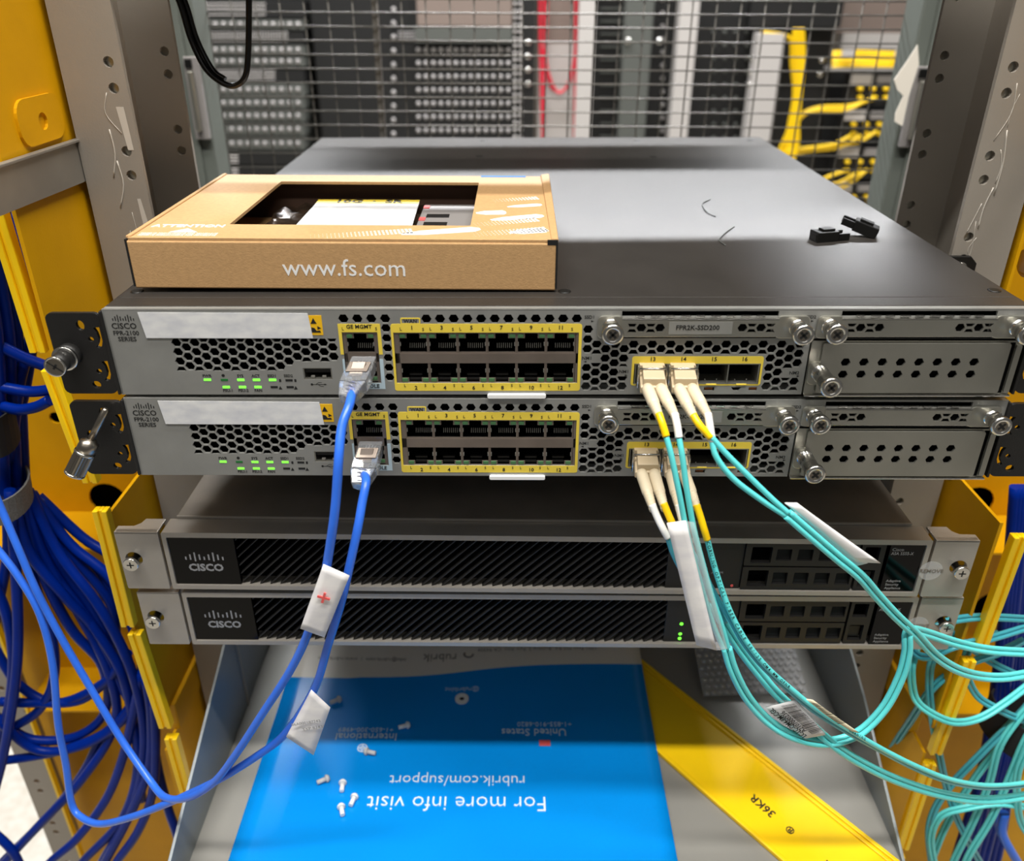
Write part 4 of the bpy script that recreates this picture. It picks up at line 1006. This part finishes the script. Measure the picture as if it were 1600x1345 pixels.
# ------------------------------------------------------------------ transceivers and duplex fibre cables
CX = [40.6, 55.2]
def transceiver(fw, key, i, lab):
    x, y, z, ya, ro = POSE[key]; cx = CX[i]
    t = empty('transceiver_module', (x+cx, y, z-32.7-cx*math.sin(ro)), lab, 'transceiver', 'transceivers in the fibre cages', ya, ro)
    MB().box(-6.6,6.6,-2.5,10,-5.1,4.8).build('module_shell','zinc',t,.4)
    MB().tube([(-6.6,-2,-5),(-6.6,-5.5,-4.6),(-6.6,-6,3),(-6.2,-6,5.3),(6.2,-6,5.3),(6.6,-6,3),(6.6,-5.5,-4.6),(6.6,-2,-5)],.5,6).build('bail_wire','chrome',t)
    MB().box(-5.8,5.8,-2.8,-2.4,-4.4,3.6).build('module_socket','black',t)
    return t
for key, fw, w_ in (('F1',fw1,'upper'),('F2',fw2,'lower')):
    for i in range(2): transceiver(fw,key,i,'metal fibre transceiver in port %d of the %s grey appliance' % (13+i,w_))
def duplex_end(t, o0, key, i, ends, names):
    """connector body, two boots; ends = two world points where boots finish; returns the cable exits"""
    x, y, z, ya, ro = POSE[key]; cx = CX[i]
    c = Vector((x+cx, -3, z-31.2-cx*math.sin(ro)))-o0
    mb = MB().hexa([tuple(c+Vector(v)) for v in ((-5.9,0,-4),(5.9,0,-4),(5.9,6,-4),(-5.9,6,-4),(-5.9,0,4.3),(5.9,0,4.3),(5.9,6,4.3),(-5.9,6,4.3))])
    mb.build('connector_body','lc',t,.3)
    MB().hexa([tuple(c+Vector(v)) for v in ((-5.2,-8.5,-3.2),(5.2,-8.5,-3.2),(4.8,0,.5),(-4.8,0,.5),(-5.2,-8.5,1.2),(5.2,-8.5,1.2),(4.8,0,4.6),(-4.8,0,4.6))]).build('connector_clip','lc',t,.4)
    MB().hexa([tuple(c+Vector(v)) for v in ((-6.4,-9.5,-6),(6.4,-9.5,-6),(5.9,0,-4),(-5.9,0,-4),(-6.4,-9.5,-2.6),(6.4,-9.5,-2.6),(5.9,0,1),(-5.9,0,1))]).build('connector_clip','lc',t,.5)
    out = []
    for k, e in enumerate(ends):
        e = Vector(e)-o0; s_ = c+Vector(((-3.1,3.1)[k], -8, -3.6)); d = e-s_; L = d.length; d.normalize()
        pf = [(0,2.7),(L*.12,2.95),(L*.55,2.75)]
        for q in range(5):
            a = .56+.07*q; pf += [(L*a,2.65-.12*q),(L*(a+.02),2.3-.12*q),(L*(a+.05),2.3-.12*q)]
        pf += [(L*.93,2.0),(L,1.9)]
        MB().lathe(s_, d, pf, 16).build('strain_boot','beige',t)
        out.append((e, d))
    return out
def bend(lst, n=8): return spline(lst, n)
def pair(t, o0, pts, mt='aqua', sp=1.4, r=1.38, nm='fibre_strand', n=8, starts=None):
    P = [Vector(p)-o0 for p in A3(pts)]; Q = spline(P, n)
    offs = []
    for i, p in enumerate(Q):
        tg = (Q[min(i+1,len(Q)-1)]-Q[max(i-1,0)]).normalized(); v = (p+o0-Vector(CP)).normalized(); s_ = tg.cross(v).normalized(); offs.append(s_)
    obs = []
    for k in (-1, 1):
        L = [p+s_*sp*k for p, s_ in zip(Q, offs)]
        obs.append(MB().tube(L, r, 8).build(nm, mt, t))
    return obs
def single(t, o0, pts, r=1.35, mt='aqua', nm='fibre_strand', n=8):
    return MB().tube(spline([Vector(p)-o0 for p in A3(pts)], n), r, 8).build(nm, mt, t)
# cable into port 13 of the upper appliance (two legs joining, label, the big loop)
E1 = at(1031,652,-34), at(1056,652,-34)
t1 = empty('fibre_patch_cable', at(1031,652,-34), 'aqua duplex fibre cable from port 13 of the upper appliance, making the big low loop', 'fibre cable', 'aqua duplex fibre cables in front'); o1 = Vector(at(1031,652,-34))
duplex_end(t1,o1,'F1',0,E1,None)
single(t1,o1,[(1029,646,-33),(1035,662,-37),(1041,682,-40)],1.75,'ysleeve','yellow_sleeve')
single(t1,o1,[(1054,646,-33),(1058,664,-37),(1061,684,-40)],1.75,'pwhite','white_sleeve')
single(t1,o1,[(1041,682,-40),(1049,712,-43),(1061,770,-46),(1073,830,-48),(1086,880,-49),(1100,930,-50),(1116,980,-51),(1132,1016,-52)])
single(t1,o1,[(1061,684,-40),(1066,712,-43),(1074,770,-46),(1085,830,-48),(1098,880,-49),(1112,930,-50),(1127,975,-51),(1138,1014,-52)])
pair(t1,o1,[(1135,1012,-52),(1146,1048,-53),(1168,1090,-52),(1200,1126,-50),(1240,1150,-48),(1290,1160,-45),(1340,1146,-42),(1380,1108,-40),(1406,1060,-38),(1417,1020,-36),(1418,992,-34),(1426,985,-30),(1450,990,-20),(1500,1006,-8),(1550,1016,0),(1620,1020,10)])
flagq(t1,o1,[(1042,818,-52),(1072,814,-52),(1120,1016,-55),(1088,1008,-55)],.7,'flag_label','tag')
flagq(t1,o1,[(1068,814,-50.5),(1085,816,-50.5),(1137,1014,-53.5),(1120,1016,-53.5)],.3,'clear_label_tail','clearp')
# cable into port 14 of the upper appliance (straight across to the right)
E2 = at(1086,655,-34), at(1108,652,-34)
t2 = empty('fibre_patch_cable', at(1086,655,-34), 'aqua fibre cable from port 14 of the upper appliance, running right under a white label', 'fibre cable', 'aqua duplex fibre cables in front'); o2 = Vector(at(1086,655,-34))
duplex_end(t2,o2,'F1',1,E2,None)
single(t2,o2,[(1083,648,-33),(1093,664,-37),(1111,684,-40)],1.75,'ysleeve','yellow_sleeve')
single(t2,o2,[(1106,646,-33),(1109,664,-37),(1113,690,-40)],1.75,'pwhite','white_sleeve')
single(t2,o2,[(1111,682,-40),(1134,708,-42),(1168,742,-44),(1205,778,-46),(1232,802,-47)])
single(t2,o2,[(1112,688,-40),(1120,715,-43),(1146,748,-45),(1188,780,-46),(1228,806,-47)])
pair(t2,o2,[(1230,803,-47),(1268,836,-47),(1310,872,-46),(1344,900,-44),(1372,932,-41),(1400,962,-38),(1432,992,-33),(1462,1024,-26),(1494,1045,-18),(1530,1056,-8),(1570,1058,0),(1620,1050,8)])
flagq(t2,o2,[(1226,786,-46),(1246,786,-46),(1376,880,-45),(1338,878,-45)],.6,'flag_label','tag')
flagq(t2,o2,[(1240,800,-44.6),(1262,804,-44.6),(1356,880,-43.5),(1330,886,-43.5)],.5,'flag_label_back','tag')
# cable into port 13 of the lower appliance (bar code label)
E3 = at(1021,797,-36), at(1039,796,-36)
t3 = empty('fibre_patch_cable', at(1021,797,-36), 'aqua fibre cable from port 13 of the lower appliance, with white bar code label', 'fibre cable', 'aqua duplex fibre cables in front'); o3 = Vector(at(1021,797,-36))
duplex_end(t3,o3,'F2',0,E3,None)
single(t3,o3,[(1019,788,-35),(1027,808,-38),(1036,826,-41),(1044,840,-42)],1.75,'pwhite','white_sleeve')
single(t3,o3,[(1037,786,-35),(1044,803,-38),(1052,820,-41),(1060,832,-42)],1.75,'ysleeve','yellow_sleeve')
single(t3,o3,[(1043,838,-42),(1054,870,-42),(1078,912,-42),(1106,946,-42),(1128,975,-43)],mt='aquad')
single(t3,o3,[(1060,832,-42),(1076,866,-42),(1096,905,-42),(1116,942,-42),(1134,972,-43)],mt='aquad')
pair(t3,o3,[(1110,940,-42),(1134,978,-43),(1158,1015,-44),(1190,1056,-45),(1216,1086,-46),(1262,1128,-46),(1306,1166,-45),(1350,1194,-42),(1400,1218,-37),(1460,1238,-28),(1520,1249,-16),(1570,1248,-6),(1620,1240,4)])
lb3 = flagq(t3,o3,[(1216,1094,-49),(1246,1094,-49),(1292,1144,-48),(1282,1150,-48)],.01,'label_sleeve','clearp')
lb3 = flagq(t3,o3,[(1196,1106,-50),(1244,1094,-50),(1290,1148,-49),(1258,1154,-49)],.5,'bar_code_label','tag')
mb = MB(); q = [Vector(at(*p))-o3 for p in ((1219,1102,-51),(1240,1098,-51),(1288,1143,-50),(1270,1149,-50))]
rr = random.Random(2); u = .02
while u < .96:
    w_ = rr.choice((.008,.014,.022)); 
    def ip(u_, v_): return q[0]*(1-u_)*(1-v_)+q[1]*(1-u_)*v_+q[2]*u_*v_+q[3]*u_*(1-v_)
    mb.quad(tuple(ip(u,0)),tuple(ip(u,1)),tuple(ip(u+w_,1)),tuple(ip(u+w_,0))); u += w_+rr.choice((.01,.016,.022))
o = mb.build('bar_code','print',t3)
def ltext(t, o0, s_, p0, p1, up, size, nm='label_lettering', col='print', Y=-51):
    a = Vector(at(*p0,Y))-o0; b = Vector(at(*p1,Y))-o0; ex = (b-a).normalized(); upv = Vector(at(*up,Y))-o0-a; ey = (upv-ex*upv.dot(ex)).normalized(); n = ex.cross(ey)
    if n.y > 0: n = -n
    L = (b-a).length
    me = textmesh(s_,'LEFT',.01,.02); wd = max(v.co.x for v in me.vertices); k = L/wd
    MB().add_mesh(me, lambda v: tuple(a+ex*v.x*k+ey*v.y*size+n*v.z*size)).build(nm,col,t)
ltext(t3,o3,'LC-LC-OM4-8M-CGL',(1258,1151),(1204,1108),(1250,1154),3.0)
ltext(t3,o3,'A2107000236',(1258,1143),(1222,1112),(1248,1148),2.6)
# cable into port 14 of the lower appliance (printed jacket)
E4 = at(1062,797,-36), at(1090,795,-36)
t4 = empty('fibre_patch_cable', at(1062,797,-36), 'aqua fibre cable from port 14 of the lower appliance, black printing on its jacket', 'fibre cable', 'aqua duplex fibre cables in front'); o4 = Vector(at(1062,797,-36))
duplex_end(t4,o4,'F2',1,E4,None)
single(t4,o4,[(1060,788,-35),(1064,806,-38),(1070,830,-41),(1080,860,-42)],1.75,'pwhite','white_sleeve')
single(t4,o4,[(1088,788,-35),(1094,806,-38),(1100,826,-41),(1105,843,-42)],1.75,'ysleeve','yellow_sleeve')
PC = [(1105,842,-42),(1112,870,-43),(1124,910,-45),(1142,958,-48),(1166,1002,-51),(1198,1042,-52),(1236,1076,-51),(1276,1108,-50),(1330,1142,-48),(1382,1172,-43),(1430,1196,-37),(1480,1216,-29),(1530,1226,-18),(1575,1226,-8),(1620,1220,2)]
single(t4,o4,PC,1.45)
single(t4,o4,[(1080,860,-42),(1100,895,-42),(1118,930,-43),(1140,966,-46),(1163,1006,-49),(1194,1044,-50.5),(1232,1078,-50),(1272,1111,-49),(1326,1145,-47),(1380,1175,-42.5),(1428,1200,-36.5),(1478,1220,-28.5),(1530,1230,-17.5),(1575,1230,-7.5),(1620,1224,2.5)],1.4,'aquad')
# printing along the jacket
Q = spline([Vector(p)-o4 for p in A3(PC)], 20)
cum = [0.]
for i in range(1, len(Q)): cum.append(cum[-1]+(Q[i]-Q[i-1]).length)
def along(s_):
    for i in range(1, len(Q)):
        if cum[i] >= s_:
            k = (s_-cum[i-1])/(cum[i]-cum[i-1]); return Q[i-1].lerp(Q[i], k), (Q[i]-Q[i-1]).normalized()
    return Q[-1], (Q[-1]-Q[-2]).normalized()
mb = MB(); s0 = 1.5
for ch in 'CORNING OPTICAL FIBER CABLE 50/125 OM4 MM OFNR':
    if ch != ' ':
        p, tg = along(s0); v = (Vector(CP)-(p+o4)).normalized(); b = v.cross(tg).normalized(); nrm = tg.cross(b)
        if nrm.dot(v) < 0: nrm = -nrm
        b = nrm.cross(tg)
        mb.text(ch,0,0,1,bold=.01,thick=.02,fn=lambda w_: tuple(p+tg*(w_.x*1.75)+b*(w_.y*1.6)+nrm*(1.48-.3*(w_.y*1.6/1.2)**2)))
    s0 += 2.15
s0 = 150
for ch in 'CORNING':
    if ch != ' ':
        p, tg = along(s0); v = (Vector(CP)-(p+o4)).normalized(); nrm = (v-tg*v.dot(tg)).normalized(); b = nrm.cross(tg)
        mb.text(ch,0,0,1,bold=.01,thick=.02,fn=lambda w_: tuple(p+tg*(w_.x*1.75)+b*(w_.y*1.6)+nrm*(1.48-.3*(w_.y*1.6/1.2)**2)))
    s0 += 2.15
mb.build('jacket_printing','print',t4)
fl = flagq(t4,o4,[(1247,1091,-50),(1270,1094,-52),(1342,1145,-50),(1312,1139,-48)],.4,'cream_flag_label','label_cream')
mb = MB(); q = [Vector(at(*p))-o4 for p in ((1268,1098,-53),(1278,1099,-53),(1322,1130,-52),(1310,1132,-52))]
u = .02
while u < .96:
    w_ = rr.choice((.01,.018,.026)); mb.quad(tuple(ip(u,0)),tuple(ip(u,1)),tuple(ip(u+w_,1)),tuple(ip(u+w_,0))); u += w_+rr.choice((.012,.02,.026))
mb.build('bar_code','print',t4)
# ------------------------------------------------------------------ loose aqua fibres at the right
RF = [([(1455,985,34),(1485,970,38),(1530,964,44),(1570,965,50),(1620,968,60)],'aquad'),
      ([(1418,985,60),(1428,1018,48),(1452,1026,40),(1490,1010,36),(1545,998,44),(1620,975,56)],'aquad'),
      ([(1440,985,62),(1430,1020,50),(1424,1050,42),(1430,1090,38),(1452,1112,36),(1490,1128,36),(1530,1122,40),(1570,1098,46),(1620,1060,60)],'aqua'),
      ([(1600,1000,60),(1560,1020,56),(1510,1038,52),(1460,1072,46),(1420,1130,60),(1376,1196,95),(1345,1245,120)],'aquad'),
      ([(1500,985,50),(1460,1025,48),(1452,1070,46),(1458,1130,44),(1470,1190,44),(1482,1240,44),(1500,1290,46),(1530,1345,50),(1545,1370,50)],'aquad'),
      ([(1620,1090,50),(1585,1130,48),(1560,1170,46),(1545,1225,44),(1520,1285,44),(1490,1345,46),(1480,1380,46)],'aqua'),
      ([(1630,1110,46),(1600,1160,44),(1575,1220,42),(1548,1280,40),(1512,1340,40),(1500,1380,40)],'aqua'),
      ([(1625,1140,42),(1592,1200,40),(1590,1250,38),(1598,1290,38),(1630,1330,40)],'aqua'),
      ([(1600,1260,40),(1560,1255,40),(1510,1262,40),(1470,1275,42),(1455,1310,42),(1462,1360,42)],'aqua'),
      ([(1630,1075,54),(1580,1130,50),(1530,1180,48),(1475,1240,46),(1452,1290,44),(1455,1345,44),(1460,1380,44)],'aquad'),
      ([(1560,990,56),(1520,1005,50),(1508,1034,48),(1514,1064,47),(1530,1090,46),(1560,1108,46),(1590,1122,50),(1630,1135,62)],'aquad'),
      ([(1600,1060,64),(1550,1035,62),(1500,1000,60),(1460,980,50)],'aquad'),
      ([(1455,1345,50),(1478,1290,50),(1520,1220,50),(1570,1160,52),(1630,1120,56)],'aqua')]
RL = ['short aqua fibre passing behind the lower right appliance ear','aqua fibre rising from the shelf corner to the right edge','aqua fibre hanging in a deep round loop beside the shelf','aqua fibre crossing the yellow strip on a long diagonal','aqua fibre dropping almost straight down over the yellow panel','aqua fibre sweeping down the blue bundle, inner one','aqua fibre sweeping down the blue bundle, outer one','aqua fibre bending in a narrow hook at the right edge','aqua fibre turning down from a level run at the bottom right','aqua fibre from the right edge curling down beside the yellow panel','short aqua fibre curl in front of the notched yellow strip','aqua fibre sloping up left behind the lower ear','aqua fibre rising from the bottom to the right edge']
for (pts, mt), lab_ in zip(RF, RL):
    t = empty('fibre_patch_cable', at(*pts[0]), lab_, 'fibre cable', 'loose aqua fibres in the right cable manager')
    pair(t, Vector(at(*pts[0])), pts, mt, 1.3, 1.3, n=7)
# ------------------------------------------------------------------ dark blue bundles
def blues(paths, lab, grp, r=3.4, mt='navy'):
    for pts in paths:
        tag(MB().tube(spline(A3(pts),7), r, 9).build('network_cable', mt), lab, 'network cable', grp)
BL = [[(44,765,95),(90,860,85),(150,940,75),(190,1010,72),(215,1080,70),(225,1160,68),(210,1250,66),(160,1345,64),(140,1380,64)],
 [(40,765,100),(80,880,90),(140,970,82),(185,1040,76),(205,1110,74),(215,1200,70),(190,1280,66),(130,1345,64),(110,1375,64)],
 [(36,765,92),(70,870,88),(125,960,84),(170,1050,80),(180,1130,78),(130,1215,70),(60,1290,64),(0,1355,60)],
 [(30,765,90),(60,880,86),(110,980,84),(160,1040,84),(165,1110,84),(120,1150,80),(50,1155,76),(0,1125,74),(-20,1100,74)],
 [(25,765,88),(50,900,84),(80,990,82),(84,1060,80),(60,1110,78),(10,1140,76),(-20,1145,76)],
 [(15,765,80),(25,900,74),(28,1000,70),(22,1080,66),(5,1180,62),(-10,1240,60)],
 [(48,770,98),(110,850,92),(170,900,86),(205,960,80),(222,1040,78),(205,1110,76),(140,1160,74),(60,1172,72),(-10,1120,70)],
 [(42,765,96),(95,880,90),(150,960,86),(175,1040,84),(130,1092,80),(60,1098,78),(0,1096,76)],
 [(-10,1010,84),(30,1070,82),(90,1098,80),(160,1068,80),(200,1020,80)],
 [(-10,1190,72),(50,1182,72),(110,1168,74),(170,1140,76),(220,1080,78),(232,1040,80)],
 [(228,1060,68),(236,1120,66),(232,1200,64),(205,1270,62),(165,1345,60),(150,1370,60)],
 [(222,1050,72),(205,1130,70),(190,1190,68),(165,1250,66),(120,1310,62),(80,1345,60),(60,1370,60)],
 [(240,1090,66),(243,1160,64),(238,1240,62),(215,1300,60),(180,1350,58),(170,1380,58)],
 [(158,1150,80),(128,1210,76),(80,1270,72),(20,1330,66),(0,1350,64)],
 [(52,775,100),(120,870,96),(180,930,92),(215,1000,86),(236,1080,80),(243,1180,76),(262,1260,70),(278,1310,66),(282,1360,64)],
 [(20,770,84),(45,860,80),(100,930,80),(150,985,82),(185,1060,82),(200,1090,80)],
 [(10,770,90),(12,860,86),(0,930,82),(-10,980,80)],[(46,775,104),(100,880,100),(160,985,98),(196,1060,94),(212,1150,90),(222,1250,86)],
 [(-15,900,78),(10,960,76),(20,1030,74),(12,1110,72),(-12,1180,70)],
 [(50,770,98),(104,856,94),(152,912,90),(176,950,88),(182,1010,86)],[(60,775,102),(130,840,98),(190,880,94),(222,940,90),(236,1010,86),(238,1080,84)],[(-10,1300,60),(20,1330,58),(40,1370,58)]]
blues(BL,'dark blue network cable fanning down from the strapped bundle at lower left','dark blue cables at lower left')
BU = []
rr = random.Random(12)
for k in range(12):
    x = -12+7.0*(k%8)*.9; y0 = 84+9*(k//3)
    BU.append([(x-30+rr.uniform(-6,6),300,y0+6),(x-22,420,y0),(x-6,520,y0),(x,620,y0),(x+4,700,y0+2),(x+8,780,y0)])
BU += [[(58,300,120),(42,420,112),(20,520,104),(0,590,100)],[(20,330,130),(40,420,120),(52,500,112),(40,600,104),(20,680,100)],[(0,212,120),(14,232,120),(34,262,118),(60,300,116)],
       [(80,575,90),(40,560,88),(0,540,86),(-20,530,86)],[(90,607,84),(50,612,84),(10,606,84),(-10,600,84)],[(78,625,80),(56,636,80),(30,640,80),(5,635,82)],[(40,560,100),(30,600,96),(22,660,94),(14,720,92)]]
BU += [[(100,452,140),(130,470,138),(160,455,136),(190,430,134)],[(20,350,140),(48,450,130),(46,540,120),(30,640,110)]]
blues(BU,'dark blue network cable rising in the left cable manager','dark blue cables rising at the left')
BRT = []
for k in range(16):
    x = 1552+5.5*(k%10); Y = 86+8*(k//4)
    BRT.append([(x+34,760,Y+4),(x+24,880,Y),(x+12,1000,Y),(x-4+2*(k%3),1120,Y),(x-22,1220,Y-6),(x-60+4*(k%5),1345,Y-12),(x-70,1390,Y-14)])
blues(BRT,'dark blue network cable in the thick bundle of the right cable manager','dark blue cables in the right cable manager')
blues([[(1570,1270,44),(1566,1300,42),(1580,1330,40),(1600,1362,40)],[(1562,1230,60),(1560,1290,56),(1592,1350,50)]],'lighter blue network cable at the lower right corner','blue cables at the lower right corner',3.2,'blue')
# straps
def strap(pts, rx, h, lab, mt, Y):
    p = [Vector(at(*q)) for q in pts]; a, b = p; c = (a+b)/2; hw = (b-a).length/2
    ax = (b-a).normalized(); up = Vector((.12,0,1)).normalized(); mb = MB(); n = 24; d = up.cross(ax).normalized()
    ring_ = [c+ax*hw*math.cos(2*math.pi*i/n)+d*rx*math.sin(2*math.pi*i/n) for i in range(n)]
    for i in range(n):
        j = (i+1)%n; mb.quad(tuple(ring_[i]-up*h/2),tuple(ring_[j]-up*h/2),tuple(ring_[j]+up*h/2),tuple(ring_[i]+up*h/2))
    o = mb.build('cable_strap',mt); so = o.modifiers.new('t','SOLIDIFY'); so.thickness = 1.2*S
    tag(o,lab,'cable strap')
strap([(-40,782,78),(50,758,92)],24,17,'grey hook and loop strap round the blue cables at the left edge','strap',80)
strap([(-50,660,84),(28,652,96)],26,26,'wide black hook and loop strap on the blue cables at the left edge','strapb',80)
strap([(1545,1120,66),(1640,1150,66)],24,26,'black hook and loop strap on the dark blue bundle at the right','strapb',80)
# black cable hanging at the upper left
tb = empty('power_cable', (-200,150,120), 'black cable hanging in a loop behind the left post at the top', 'cable')
for pts in ([(266,-30,150),(283,10,150),(298,60,150),(320,105,148),(345,128,146),(366,134,146),(383,120,146),(388,80,148),(389,0,150),(389,-30,150)],):
    o = MB().tube(spline(A3(pts),8),1.7,10).build('cable_jacket','blackrub',tb); o.location=(200*S,-150*S,-120*S)
o = MB().tube(spline(A3([(275,-30,152),(292,10,152),(308,62,152),(332,108,150),(352,124,148)]),8),1.5,10).build('cable_jacket','blackrub',tb); o.location=(200*S,-150*S,-120*S)
# unseen block and bar added above the view to cast shadow bands on the lid
tag(MB().box(-220,220,96,304,150,194).build('unseen_shade_block','cover',None,1),'unseen black block added above the view to shade the front of the lid','network appliance')
tag(MB().box(-220,220,520,600,172,190).build('unseen_shade_bar','rail',None,1),'unseen grey bar added above the view to shade a rear band of the lid','light blocker')
